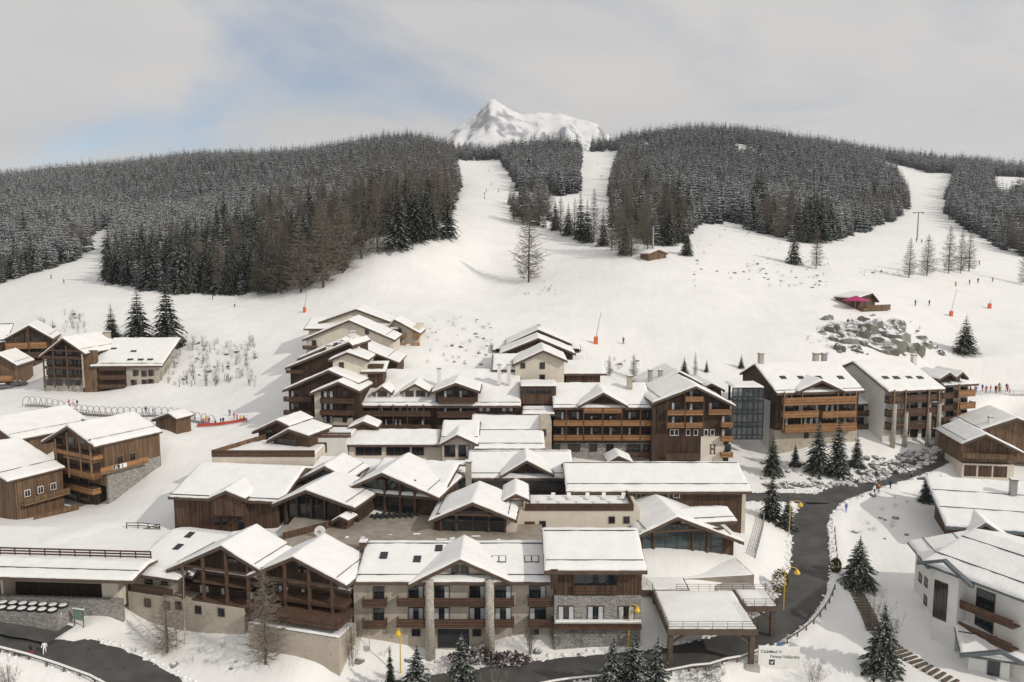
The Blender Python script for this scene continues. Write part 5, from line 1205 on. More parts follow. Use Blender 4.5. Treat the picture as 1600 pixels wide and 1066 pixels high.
# ------------------------------------------------------------ left garage block
b = Bld('garage_block', 'flat cream garage block with snow terrace, brown rail and dark carport', 110, 975, 108, -4)
b.wall(-160, 188, 872, 945, 14, 'render_cream', ly=3.5, down=3)
z1 = b.Z(100, 868, 3.4); x0, x1 = b.X(-160, 868, 3.4), b.X(236, 868, 3.4)
b.snow(lambda x, y: z1 - .9, x0, x1, 3.8, 17, .2, None)
rl = MB()
for h in (.15, .55, .95): rl.box(x0, x1, 3.2, 3.3, z1 + h - .1, z1 + h + .12)
n = int((x1 - x0) / 2.2)
for k in range(n + 1): rl.box(x0 + (x1 - x0) * k / n - .07, x0 + (x1 - x0) * k / n + .07, 3.3, 3.42, z1 - .9, z1 + 1.0)
b.part('railing', rl, 'rail_dark')
r = b.eaves(-160, 208, 903, 875, over=3.2, pitch=9, guards=(.45,), back=3.4, name='carport_roof', pxm=100)
b.wall(-160, 160, 905, 975, .4, 'wood_dark', ly=3.0, down=1, name='carport_back')
for px in (2, 160): b.wall(px - 2, px + (24 if px > 100 else 2), 905, 930, 2.5, 'render_cream', ly=.4, down=2, name='pier')
b.wall(-160, 190, 926, 945, .5, 'stone', ly=-.5, down=4, name='stone_wall')
# ------------------------------------------------------------ rocks and brush
def rock_mesh(rnd, n=2, sq=.7):
    import bmesh
    bm = bmesh.new(); bmesh.ops.create_icosphere(bm, subdivisions=n, radius=1.0); sd = rnd.random() * 50
    for v in bm.verts:
        d = mnoise.noise(v.co * 1.1 + Vector((sd, 0, 0))) * .45 + mnoise.noise(v.co * 2.7 + Vector((0, sd, 0))) * .22
        v.co *= 1 + d; v.co.z *= sq
    me = bpy.data.meshes.new('boulder'); bm.to_mesh(me); bm.free(); return me
def snowy(name, base1, base2, lo=.5, scale=1.2):
    m = foliage_mat(name, base1, base2, .95, lo); m.node_tree.nodes['Principled BSDF'].inputs['Roughness'].default_value = .9; return m
snowy('boulder_rock', (0.10, 0.098, 0.088), (0.24, 0.232, 0.21), .37)
snowy('crag_rock', (0.12, 0.118, 0.105), (0.25, 0.24, 0.21), .34)
RK = []
for k in range(6): me = rock_mesh(R_, 2); me.materials.append(MATS['boulder_rock']); RK.append(me)
bw = thing('boulder_wall', ground(1300, 745)[0], 'long bank of grey boulders above the upper road', 'rocks')
def boulder(par, px, py, s, t0=80):
    g, t = ground(px, py, t0)
    if g is None: return
    o = link('boulder', R_.choice(RK), par, g - par.location + Vector((0, 0, s * .15)), R_.random() * 6.28, (s * R_.uniform(.8, 1.3), s * R_.uniform(.8, 1.2), s * R_.uniform(.7, 1.1)))
for i in range(150):      # bank of rocks rising from the road edge to the right
    f = R_.random(); px = 1345 + 118 * f; lo = 762 - 38 * f; hi = 716 - 14 * f
    boulder(bw, px + R_.uniform(-4, 4), lo + (hi - lo) * R_.random() ** 1.3, R_.uniform(.4, .95))
for i in range(45): f = R_.random(); boulder(bw, 1195 + 150 * f, 764 - 2 * f + R_.uniform(-7, 1), R_.uniform(.35, .75))
for i in range(50): f = R_.random(); boulder(bw, 1440 + 80 * f, 716 - 20 * f - R_.uniform(0, 16), R_.uniform(.4, .9))
for i in range(16): boulder(bw, R_.uniform(1200, 1330), R_.uniform(735, 758), R_.uniform(.25, .5))
# crag below the mountain hut: big rock masses
cr = thing('rock_crag', ground(1360, 530)[0], 'grey rock crag with snow ledges below the pink parasol hut', 'rocks')
CR = []
for k in range(4): me = rock_mesh(R_, 3, 1.0); me.materials.append(MATS['crag_rock']); CR.append(me)
for px, py, s in ((1362, 515, 5.2), (1382, 522, 5.2), (1395, 512, 4.5), (1345, 528, 4.5), (1318, 520, 3.5), (1300, 515, 3), (1370, 540, 5), (1390, 542, 4), (1405, 530, 3.5), (1350, 502, 2.4), (1330, 507, 2.2), (1452, 540, 3), (1440, 530, 2), (1292, 498, 2), (1310, 545, 2.2), (1470, 552, 1.6), (1335, 545, 2.5), (1418, 545, 2.6), (1285, 520, 1.5), (1356, 524, 5), (1378, 532, 5), (1325, 532, 3), (1400, 522, 4), (1430, 548, 3), (1305, 530, 2.4)):
    g, t = ground(px, py)
    o = link('rock', R_.choice(CR), cr, g - cr.location - Vector((0, 0, s * .42)), R_.random() * 6.28, (s * R_.uniform(.8, 1.25), s * .8, s * R_.uniform(.85, 1.2)))
    o.rotation_euler = (R_.uniform(-.3, .3), R_.uniform(-.3, .3), R_.random() * 6.28)
# scattered brush and stones (uncountable): one mesh for each area
def brush(name, label, spots, hmin, hmax, material='twigs_grey', rocks=.4):
    mb = MB(); rb = MB()
    for px, py in spots:
        g, t = ground(px, py)
        if g is None: continue
        if R_.random() < rocks:
            s = R_.uniform(.2, .7); me = R_.choice(RK); rot = Matrix.Rotation(R_.random() * 6, 3, 'Z')
            mb.add([rot @ (v.co * s) + g for v in me.vertices], [tuple(p.vertices) for p in me.polygons], 1)
        else:
            q = bush_mb(R_, R_.uniform(hmin, hmax), R_.uniform(.5, 1.2), 9, 5, .03); mb.add([Vector(v) + g for v in q.v], q.f, 0)
    return tag(link(name, mb.mesh(name, [material, 'boulder_rock'])), label, 'brush', kind='stuff')
def cloud(n, x0, x1, y0, y1): return [(R_.uniform(x0, x1), R_.uniform(y0, y1)) for _ in range(n)]
brush('brush_and_stones', 'dry brush and stones poking through the right slope snow', cloud(70, 1080, 1300, 352, 450) + cloud(50, 1185, 1300, 400, 450) + cloud(60, 1260, 1440, 490, 556) + cloud(16, 1340, 1420, 424, 432), .4, 1.3)
brush('brush_and_stones', 'brush and stones on the bank behind the centre roofs', cloud(60, 660, 770, 495, 570) + cloud(12, 820, 870, 440, 462) + cloud(20, 930, 1000, 560, 590), .4, 1.2)
brush('brush', 'tangled bare brush on the bank right of the left chalets', cloud(170, 250, 400, 535, 605) + cloud(25, 100, 135, 490, 520) + cloud(14, 60, 85, 505, 515), 1.2, 3.2, rocks=.12)
brush('brush', 'small plants and stones around the road bank spruces', cloud(50, 1190, 1345, 715, 758) + cloud(20, 1335, 1420, 765, 850), .3, .9, rocks=.4)
brush('brush', 'low twigs scattered over the front snow yard', cloud(22, 430, 1000, 1010, 1045) + cloud(16, 100, 380, 1000, 1060), .3, .8, rocks=.3)
brush('dry_grass', 'brown dry grass bank under the canopy front', cloud(60, 1060, 1130, 1042, 1066), .3, .6, rocks=0)
# bare shrubs and young trees near the front
def shrub(px, py, hp, w, label, m='twigs', stems=26, tw=14):
    g, t = ground(px, py); h = hp * t / F; o = thing('bare_shrub', g, label, 'shrub')
    link('branches', bush_mb(R_, h, w * t / F, stems, tw, .03).mesh('branches', m), o)
for a in ((550, 1034, 75, 28, 'bare multi-stem shrub left of the stone columns'), (868, 1010, 52, 22, 'bare shrub at the left corner of the stone block'), (905, 1008, 48, 20, 'bare shrub under the stone block windows'), (828, 1020, 56, 18, 'thin bare shrub right of the garage door'), (940, 1004, 36, 14, 'small bare shrub right under the stone block'),
          (1362, 985, 62, 34, 'brown bare shrub beside the steps at right'), (1272, 1066, 34, 30, 'spreading bare shrub below the white sign'), (1392, 1000, 44, 24, 'grey bare shrub right of the snow-clad fir'), (690, 1090, 62, 40, 'bare brown shrub between the bottom edge spruces'), (765, 1095, 50, 40, 'bare brown shrub right of the bottom edge spruce'), (15, 1075, 40, 30, 'dry brown brush in the bottom left corner')):
    shrub(*a)
for px, py, r, lab in ((745, 1030, 3.0, 'snow-dusted dark red hedge before the garage drive'), (793, 1034, 2.4, 'smaller snow-dusted hedge right of the dark red hedge')):
    g, t = ground(px, py); o = thing('hedge', g, lab, 'hedge'); mb = MB()
    for i in range(420):
        a = R_.random() * 6.28; q = R_.random() ** .5; p = Vector((math.cos(a) * r * q * 1.3, math.sin(a) * r * .6 * q, (1 - q * q) * 1.3 * R_.random() + .1)); d = Vector((R_.uniform(-1, 1), R_.uniform(-1, 1), R_.uniform(-.3, 1))).normalized() * .35
        s = Vector((-d.y, d.x, .2)).normalized() * .16; mb.add([p - s, p + s, p + d + s, p + d - s], [(0, 1, 2, 3)])
    link('foliage', mb.mesh('foliage', foliage_mat('hedge_leaf', (.05, .03, .03), (.10, .06, .055), .85, .42) if 'hedge_leaf' not in MATS else 'hedge_leaf'), o)
for px, py, r, lab in ((1218, 925, 1.3, 'round olive clipped bush by the yellow lamp right of the canopy'), (1305, 893, .8, 'small ochre bush at the road edge by the steps')):
    g, t = ground(px, py); o = thing('bush', g, lab, 'bush'); mb = MB()
    for i in range(700):
        d = Vector((R_.gauss(0, 1), R_.gauss(0, 1), R_.gauss(0, 1))).normalized(); p = Vector((d.x * r, d.y * r, (d.z * 1.4 + 1.3) * r)) * R_.uniform(.8, 1.0); n = (d + Vector((R_.uniform(-.5, .5),) * 3)).normalized() * .16
        s = Vector((-d.y, d.x, .3)).normalized() * .14; mb.add([p - s, p + s, p + s + n, p - s + n], [(0, 1, 2, 3)])
    link('foliage', mb.mesh('foliage', foliage_mat('olive_leaf', (.10, .085, .03), (.22, .18, .07), .0, .5) if 'olive_leaf' not in MATS else 'olive_leaf'), o)
BIRCH = (larch_crown(R_, 16, 2.6, 26, 5, 7, .035, .25).mesh('crown', 'twigs_grey'), trunk_mb(16, .16, 7, .03).mesh('trunk', 'birch_bark'))
tree('birch_tree', BIRCH, ground(289, 1006)[0], 11.5, 'slim white-trunked birch in front of the left gable balconies', 'tree', None, 1.0, .8)
tree('birch_tree', BIRCH, ground(277, 1012)[0], 10.0, 'leaning pale birch just left of the slim white-trunked one', 'tree', None, 3.0, .7)
tree('larch_tree', LA_HI[1], ground(262, 1020)[0], 8.5, 'small spreading bare tree left of the birches', 'tree', None, 2.0, 1.3)
tree('larch_tree', LA_HI[2], ground(415, 1038)[0], 13.5, 'tall bare larch before the left terrace wall', 'tree', None, 0.4, .95)
tree('birch_tree', BIRCH, ground(577, 1012)[0], 9.0, 'thin white birch at the corner of the columned wing', 'tree', None, 0.2, .6)
# ------------------------------------------------------------ street lamps, fences, signs
def lamp(px, py, pyt, side, label):
    g, t = ground(px, py); h = (py - pyt) * t / F; o = thing('street_lamp', g, label, 'street lamp', 'yellow street lamps')
    link('pole', MB().tube((0, 0, -.5), (0, 0, h), .09, .06, 8).mesh('pole', 'lamp_yellow'), o)
    ar = MB(); pts = [Vector((side * .95 * (1 - math.cos(k * .42)), 0, h + .55 * math.sin(k * .42))) for k in range(7)]
    for p, q in zip(pts, pts[1:]): ar.tube(p, q, .05, .05, 6)
    link('arm', ar.mesh('arm', 'lamp_yellow'), o)
    e = pts[-1]; hd = link('lamp_head', MB().tube(e + Vector((0, 0, -.05)), e + Vector((0, 0, -.55)), .12, .45, 12).tube(e + Vector((0, 0, -.551)), e + Vector((0, 0, -.75)), .45, .40, 12).mesh('lamp_head', 'lamp_yellow'), o)
lamp(626, 1052, 985, -.15, 'yellow lamp post in the snow yard before the columned wing'); lamp(982, 1018, 948, .6, 'yellow lamp post in front of the stone block'); lamp(1224, 955, 890, 1, 'yellow lamp post with curved arm right of the canopy')
lamp(1233, 836, 786, 1, 'yellow lamp post at the road junction')
def fence(name, pts, label, cat, posth=.9, railh=(.45, .85), m='bark', step=2.2, snowcap=True, w=.12):
    P_ = dens(pts, .5); o = thing(name, P_[0], label, cat); rls = {}; sn = MB(); last = None
    for k, p in enumerate(P_):
        q = p - P_[0]
        if last is None or (p - last).length >= step:
            link('post', cached(('fp', posth, w, m), lambda: MB().tube((0, 0, -.6), (0, 0, posth), w * .7, w * .6, 7).mesh('post', m)), o, q); last = p
        if k: 
            a = P_[k - 1] - P_[0]
            for h in railh: rls.setdefault(h, MB()).bar(a + Vector((0, 0, h)), q + Vector((0, 0, h)), w * .6, w)
            if snowcap: sn.bar(a + Vector((0, 0, railh[-1] + w)), q + Vector((0, 0, railh[-1] + w)), w, w * .9)
    for h in rls: rr_ = link('rail', rls[h].mesh('rail', m), o)
    if snowcap: link('snow', sn.mesh('snow', 'snow_roof'), rr_)
def gp(*pts): return [ground(a, c)[0] for a, c in pts]
def offs(key, side, i0, i1, d=1.1):
    pl, hw = ROADL[key]; o = []
    for i in range(i0, min(i1, len(pl) - 1), 2):
        t = (pl[i + 1] - pl[i - 1]); t.z = 0; t.normalize(); q = pl[i] + Vector((t.y, -t.x, 0)) * side * (hw + d); o.append(Vector((q.x, q.y, H(q.x, q.y))))
    return o
fence('guard_rail', gp((-60, 1010), (0, 1020), (40, 1030), (90, 1046), (140, 1064), (170, 1080)), 'snow-capped wooden guard rail along the lower left road', 'guard rail', .75, (.62,), w=.2)
pl, hw = ROADL['main']; n = len(pl)
i_at = lambda px, py: min(range(n), key=lambda i: (Vector(proj(*pl[i])) - Vector((px, py))).length)
fence('guard_rail', offs('main', 1, i_at(760, 1060), i_at(1175, 1003)), 'wooden guard rail on the outer side of the entrance drive', 'guard rail', .8, (.65,), w=.18)
fence('guard_rail', offs('main', 1, i_at(1195, 990), i_at(1268, 905), 1.3), 'wooden guard rail round the road bend by the white sign', 'guard rail', .8, (.65,), w=.16, snowcap=False)
fence('guard_rail', offs('main', 1, i_at(1268, 880), i_at(1264, 815), 1.3), 'wooden guard rail on the right of the road above the steps', 'guard rail', .8, (.65,), w=.16, snowcap=False)
fence('terrace_fence', gp((1180, 872), (1186, 850), (1192, 826), (1196, 800)), 'grey slatted fence along the bank right of the glazed pavilion', 'fence', 1.6, (.2, .5, .8, 1.1, 1.4), 'metal_grey', 1.5, False, .12)
fence('terrace_rail', gp((198, 826), (222, 826), (250, 829)), 'dark rail on the snow left of the timber barn', 'fence', 1.0, (.5, .95), 'metal_dark', 1.5, False, .12)
fence('terrace_rail', gp((218, 838), (250, 828)), 'wooden ramp rail beside the timber barn', 'fence', 1.0, (.3, .6, .95), 'rail_dark', 1.5, False, .12)
# steps
g0 = gp((1322, 903), (1340, 930), (1356, 960), (1366, 985), (1400, 1015), (1440, 1040), (1490, 1068))
st = thing('outdoor_steps', g0[0], 'long flight of dark outdoor steps descending right of the road', 'steps')
P_ = dens(g0, .75); sm = MB().box(-1.0, 1.0, -.2, .2, -.25, .14).mesh('step', 'bark')
for k, p in enumerate(P_):
    d = P_[min(k + 1, len(P_) - 1)] - P_[max(k - 1, 0)]; link('step', sm, st, p - P_[0] + Vector((0, 0, .08)), math.atan2(d.y, d.x) - math.pi / 2)
hr = MB()
for a, c in zip(P_[:8], P_[1:9]): hr.bar(a - P_[0] + Vector((1.1, 0, 1.0)), c - P_[0] + Vector((1.1, 0, 1.0)), .06, .06)
for a in P_[:9:2]: hr.bar(a - P_[0] + Vector((1.1, 0, -.1)), a - P_[0] + Vector((1.1, 0, 1.0)), .06, .06)
link('handrail', hr.mesh('handrail', 'metal_grey'), st)
# the hotel sign
g = at(1216, 1044, 95.5); sg = thing('hotel_sign', (g.x, g.y, g.z), 'white hotel name board beside the entrance drive', 'sign', None, math.radians(-4))
w_, h_ = 63 * 100.5 / F, 35 * 100.5 / F
bd = link('board', MB().box(-w_ / 2, w_ / 2, -.12, .12, -.6, h_).mesh('board', 'white_paint'), sg); link('snow', MB().box(-w_ / 2, w_ / 2, -.12, .12, h_, h_ + .06).mesh('snow', 'snow_roof'), bd)
def text(body, size, x, z, par, y=-.125, m='metal_dark', bold=0.0):
    c = bpy.data.curves.new('lettering', 'FONT'); c.body = body; c.size = size; c.extrude = .004; c.offset = bold
    o = bpy.data.objects.new('tmp', c); COL.objects.link(o); bpy.context.view_layer.update()
    me = bpy.data.meshes.new_from_object(o.evaluated_get(bpy.context.evaluated_depsgraph_get())); bpy.data.objects.remove(o)
    me.materials.clear(); me.materials.append(MATS[m]); q = link('lettering', me, par, (x, y, z)); q.rotation_euler = (math.pi / 2, 0, 0); return q
text('ClubMed', .56, -w_ / 2 + .25, h_ - .80, sg, bold=.008); text('\u03a8', .5, -w_ / 2 + 2.45, h_ - .80, sg, bold=.005)
text('Peisey-Vallandry', .56, -w_ / 2 + 1.45, h_ - 1.42, sg, bold=.006)
em = link('emblem', MB().box(-w_ / 2 + 1.35, -w_ / 2 + 2.05, -.14, -.121, h_ - 2.35, h_ - 1.65).mesh('emblem', 'metal_dark'), sg)
link('emblem_mark', MB().prism([(-w_ / 2 + 1.5, h_ - 2.0), (-w_ / 2 + 1.7, h_ - 2.25), (-w_ / 2 + 1.9, h_ - 1.9), (-w_ / 2 + 1.8, h_ - 1.8), (-w_ / 2 + 1.68, h_ - 2.05), (-w_ / 2 + 1.58, h_ - 1.9)], -.15, -.141).mesh('emblem_mark', 'white_paint'), em)
sb_, bx_, bz_ = BANNER
for ch, yy, m_, dx in (('A', .95, 'white_paint', .012), ('S', 2.3, 'metal_dark', .002)):
    q = text(ch, .85, 0, 0, sb_, 0, m_, .02); q.location = (bx_ + dx, yy, bz_ + .1); q.rotation_euler = (math.pi / 2, 0, math.pi / 2)
mat('car_blue', (.05, .13, .30), (.06, .15, .33), 1, .3, spec=.5); mat('car_grey', (.10, .10, .11), (.13, .13, .14), 1, .3, spec=.5); mat('tyre', (.02, .02, .02), (.03, .03, .03), 1, .8)
def car(loc, rz, m, label, snow=False):
    o = thing('parked_car', loc, label, 'car', None, rz)
    pr = [(-2.1, .35), (2.1, .35), (2.15, .75), (1.95, .92), (1.0, 1.0), (.45, 1.45), (-1.2, 1.48), (-1.85, 1.0), (-2.1, .9)]
    bd = MB(); n = len(pr)
    for y, k in ((-.86, .97), (-.6, 1.0), (.6, 1.0), (.86, .97)): bd.v += [(x * k, y * (1 if z < 1.05 else .82), z) for x, z in pr]
    bd.f = [(r_ * n + i, r_ * n + (i + 1) % n, (r_ + 1) * n + (i + 1) % n, (r_ + 1) * n + i) for r_ in range(3) for i in range(n)] + [tuple(range(n - 1, -1, -1)), tuple(range(3 * n, 4 * n))]; bd.m = [0] * len(bd.f)
    b_ = link('body', bd.mesh('body', m), o)
    for sy in (-1, 1): link('side_window', MB().prism([(.85, 1.03), (.42, 1.38), (-1.15, 1.40), (-1.6, 1.03)], sy * .80 - .02, sy * .80 + .02).mesh('side_window', 'glass'), o)
    for x in (-1.3, 1.3):
        for y in (-.8, .8):
            wv = link('wheel', cached('wheel', lambda: MB().tube((0, -.11, 0), (0, .11, 0), .33, .33, 14).mesh('wheel', 'tyre')), o, (x, y, .33)); link('rim', cached('rim', lambda: MB().tube((0, -.12, 0), (0, .12, 0), .19, .19, 10).mesh('rim', 'metal_grey')), wv)
    if snow: link('snow', MB().box(-1.15, .4, -.6, .6, 1.49, 1.62).mesh('snow', 'snow_roof'), o)
car(at(1228, 1024, 99.5), .1, 'car_blue', 'blue car parked behind the white hotel name board')
g, t = ground(30, 603); car(g, .3, 'car_grey', 'dark car with snowy roof beside the big dark chalet', True)
g, t = ground(6, 608); car(g, .5, 'car_grey', 'dark car half hidden at the left picture edge', True)
# notice board, road signs, planter
g, t = ground(124, 979); nb = thing('notice_board', g, 'green notice board on two posts beside the left road', 'notice board', None, math.radians(-15))
for x in (-.75, .75): link('post', MB().box(x - .05, x + .05, -.05, .05, -.4, 2.5).mesh('post', 'bark'), nb)
link('panel', MB().box(-.7, .7, -.04, .04, .9, 2.4).mesh('panel', mat('board_green', (.10, .20, .15), (.25, .33, .27), 3, .6)), nb); link('snow_cap', MB().box(-.9, .9, -.15, .15, 2.5, 2.6).mesh('snow_cap', 'snow_roof'), nb)
for px, py, lab, m in ((95, 983, 'small round road sign beside the notice board', 'white_paint'), (55, 940, 'round purple sign on the carport front', 'car_blue')):
    g, t = ground(px, py); o = thing('road_sign', g, lab, 'sign'); link('pole', MB().tube((0, 0, -.4), (0, 0, 2.0), .035, .035, 6).mesh('pole', 'metal_grey'), o); link('disc', MB().tube((0, -.06, 2.1), (0, -.03, 2.1), .33, .33, 16).mesh('disc', m), o)
g0 = at(48, 950, 105.5); pt = thing('stone_planter', g0, 'low stone planter with rows of round snow-capped tubs before the carport', 'planter', None, math.radians(-6))
link('planter_wall', MB().box(-9, 5.0, -1.6, 1.8, -3, .0).mesh('planter_wall', 'stone'), pt)
tm = MB().tube((0, 0, 0), (0, 0, .35), .62, .70, 14).mesh('tub', 'metal_dark'); tsn = MB().tube((0, 0, .351), (0, 0, .45), .55, .4, 12).mesh('snow', 'snow_roof')
for i in range(9):
    for j in range(2): tb = link('tub', tm, pt, (-8.2 + i * 1.5 + .5 * j, -.8 + 1.5 * j, 0)); link('snow', tsn, tb)
# loungers on the lounger terrace
b, x0_, zt_ = TERR
lm = MB().box(-.32, .32, -.3, .9, .28, .36).bar((0, .9, .34), (0, 1.5, .75), .62, .06); 
for x in (-.27, .27):
    for y in (-.2, .8): lm.box(x - .03, x + .03, y - .03, y + .03, 0, .28)
lme = lm.mesh('sun_lounger', 'white_paint'); zz_ = b.Z(900, 798, -.1) + .25
for i, px in enumerate((846, 862, 878, 890, 905, 918, 932, 944, 958, 972)):
    yy = 1.8 + (i % 2) * 2.6; x = b.X(px, 780, yy); p = Vector((b.o.x + x, b.o.y + yy, b.o.z + zz_))
    tag(link('sun_lounger', lme, None, p, R_.uniform(-.5, .1)), 'white sun lounger in the row on the snowy roof terrace', 'sun lounger', 'sun loungers on the roof terrace')
# terrace furniture
g0 = at(500, 838, 113.5); o = thing('stone_disc', g0, 'round white millstone standing on the terrace wall', 'ornament'); link('disc', MB().tube((0, -.15, .75), (0, .15, .75), .8, .8, 20).mesh('disc', 'white_paint'), o); link('hub', MB().tube((0, -.2, .75), (0, .2, .75), .25, .25, 12).mesh('hub', 'concrete'), o)
tb = MB().box(-.4, .4, -.4, .4, .68, .74).box(-.05, .05, -.05, .05, 0, .68)
for k in range(4): a = k * 1.57; cx, cy = .75 * math.cos(a), .75 * math.sin(a); tb.box(cx - .2, cx + .2, cy - .2, cy + .2, .4, .46).box(cx - .2, cx + .2, cy + .15, cy + .2, .46, .85)
tme = tb.mesh('table_set', 'metal_dark')
for k in range(7): p = at(588 + k * 9.5, 812, 122.0 + .12 * k); tag(link('table_set', tme, None, (p.x, p.y, H(p.x, p.y) if False else at(590, 812, 122).z)), 'dark table with chairs lined up before the large glazed gable', 'table', 'tables before the large glazed gable')
hut = Bld('timber_kiosk', 'tiny timber kiosk with snow roof on the paved terrace', 530, 824, 117, -20, 'kiosk'); hut.gable((517, 814), (530, 806), (544, 813), -.4, 2.5, wall='wood_mid', wy=.4, guard=False, snow=.2, zb=hut.Z(530, 826))
# ------------------------------------------------------------ beginners' slope: carpet tunnel, hut, fences
pa, pb = ground(42, 634)[0], ground(330, 664)[0]
ct_ = thing('carpet_lift', pa, 'covered magic carpet lift of many grey hoops on the left slope', 'ski lift')
n = 30; yaw = math.atan2(pb.y - pa.y, pb.x - pa.x)
hm = MB(); pts = [Vector((0, 1.25 * math.cos(a), 2.3 * math.sin(a))) for a in [math.pi * k / 10 for k in range(11)]]
for p, q in zip(pts, pts[1:]): hm.bar(p, q, .10, .10)
hme = hm.mesh('hoop', 'metal_grey')
for k in range(n + 1):
    p = pa.lerp(pb, k / n); p.z = H(p.x, p.y); link('hoop', hme, ct_, p - pa, yaw)
bl = MB(); 
for k in range(n): 
    p = pa.lerp(pb, k / n); q = pa.lerp(pb, (k + 1) / n); p.z = H(p.x, p.y); q.z = H(q.x, q.y); bl.bar(p - pa + Vector((0, 0, .15)), q - pa + Vector((0, 0, .15)), 1.2, .2)
    for s in (-1.2, 1.2): o_ = Vector((-math.sin(yaw), math.cos(yaw), 0)) * s; bl.bar(p - pa + o_ + Vector((0, 0, .5)), q - pa + o_ + Vector((0, 0, .5)), .08, .08)
link('belt', bl.mesh('belt', 'metal_grey'), ct_)
g, t = ground(256, 671); hb = Bld('ski_hut', 'small wooden ski school hut with snow roof beside the carpet lift', 256, 671, g.y, -25, 'hut')
hb.gable((236, 655), (262, 645), (275, 654), -.6, 4.2, wall='wood_tan', wy=.6, zb=hb.Z(256, 671) - 1, guard=False, snow=.35)
mat('barrier_red', (.36, .05, .035), (.44, .075, .05), 1, .6); mat('orange_plastic', (.62, .13, .05), (.70, .17, .07), 1, .6)
pts = gp((308, 668), (340, 666), (368, 662), (386, 658)); fb = thing('padded_barrier', pts[0], 'red padded safety barrier at the foot of the carpet lift', 'barrier'); mb = MB()
for a, c in zip(pts, pts[1:]): mb.bar(a - pts[0] + Vector((0, 0, .5)), c - pts[0] + Vector((0, 0, .5)), .25, .6)
link('padding', mb.mesh('padding', 'barrier_red'), fb)
def net(pts, label, m, h=1.1):
    P_ = dens(pts, 2.5); o = thing('safety_fence', P_[0], label, 'fence'); mb = MB(); 
    for p, q in zip(P_, P_[1:]):
        for k in (.25, .6, 1.0): mb.bar(p - P_[0] + Vector((0, 0, h * k)), q - P_[0] + Vector((0, 0, h * k)), .03, .04)
        link('post', cached(('np', m), lambda: MB().tube((0, 0, -.3), (0, 0, 1.3), .035, .035, 5).mesh('post', m)), o, p - P_[0])
    link('netting', mb.mesh('netting', m), o)
mat('net_pink', (.45, .22, .22), (.5, .28, .27), 1, .8)
net(gp((45, 641), (150, 650), (240, 664)), 'pinkish safety net fence below the carpet lift', 'net_pink')
# right plaza wall, fence
A0, B0 = at(1520, 617, 196), at(1660, 617, 200); pw = thing('retaining_wall', A0, 'dark stone retaining wall below the skiers plaza at right', 'wall')
L_ = B0.x - A0.x; link('masonry', MB().box(0, L_, 0, 1.0, -5.2, -.3).mesh('masonry', stone_mat('stone_dark', (.09, .095, .085), (.20, .20, .18), 1.6, (.06, .06, .055))), pw); 
cp_ = link('coping', MB().box(-.1, L_, -.1, 1.1, -.3, -.1).mesh('coping', 'concrete'), pw)
for i in range(26): link('boulder', R_.choice(RK), pw, (R_.uniform(-4, L_), R_.uniform(-6, -1.5), -5.5 + R_.uniform(-.3, .5)), R_.random() * 6, R_.uniform(.5, 1.0))
fence('plaza_fence', [A0 + Vector((k * L_ / 6, .5, -.1)) for k in range(7)], 'thin metal fence on the plaza wall at right', 'fence', 1.1, (.4, .75, 1.05), 'metal_grey', 2.0, False, .06)
pp = MB().box(0, L_ + 5, 1.0, 22, -3, -.25); tag(link('plaza', pp.mesh('plaza', 'snow_roof'), None, A0), kind='structure')
# ------------------------------------------------------------ mountain huts, lift pylons, snow guns
g, t = ground(1348, 480); h1 = Bld('mountain_hut', 'wooden mountain hut with deck on the crag top', 1352, 479, g.y, 25, 'hut')
gg = h1.gable((1338, 466), (1364, 457), (1374, 470), -1.0, 8, wall='wood_tan', wy=1.0, zb=h1.Z(1355, 480) - 2, guard=False, snow=.35)
dk = h1.part('deck', MB().box(h1.X(1335, 478), h1.X(1377, 478), -3.5, -.0, h1.Z(1355, 480) - .8, h1.Z(1355, 480)), 'wood_tan'); h1.part('railing', MB().box(h1.X(1340, 478), h1.X(1377, 478), -3.5, -3.4, h1.Z(1355, 480) + .1, h1.Z(1355, 480) + .9), 'wood_tan', dk)
p = at(1337, 471, g.y - 3); pa_ = thing('parasol', p, 'large pink parasol roof beside the mountain hut', 'parasol'); mat('pink_cloth', (.36, .03, .13), (.44, .05, .17), 1, .7)
mb = MB(); mb.v = [(0, 0, 1.8)] + [(4.2 * math.cos(k * .785), 3.0 * math.sin(k * .785), .3) for k in range(8)] + [(0, 0, 1.7)] + [(4.2 * math.cos(k * .785), 3.0 * math.sin(k * .785), .2) for k in range(8)]
mb.f = [(0, 1 + k, 1 + (k + 1) % 8) for k in range(8)] + [(9, 10 + (k + 1) % 8, 10 + k) for k in range(8)] + [(1 + k, 10 + k, 10 + (k + 1) % 8, 1 + (k + 1) % 8) for k in range(8)]; mb.m = [0] * len(mb.f)
link('canopy', mb.mesh('canopy', 'pink_cloth'), pa_); link('pole', MB().tube((0, 0, -2.5), (0, 0, 1.7), .08, .08, 8).mesh('pole', 'metal_grey'), pa_)
g, t = ground(1030, 405); h2 = Bld('slope_hut', 'small orange wooden hut alone on the slope below the right forest', 1030, 405, g.y, 30, 'hut')
h2.gable((1013, 396), (1030, 389), (1045, 395), -.5, 5, wall='wood_tan', wy=.5, zb=h2.Z(1030, 405) - 1, guard=False, snow=.3, m='beam_tan')
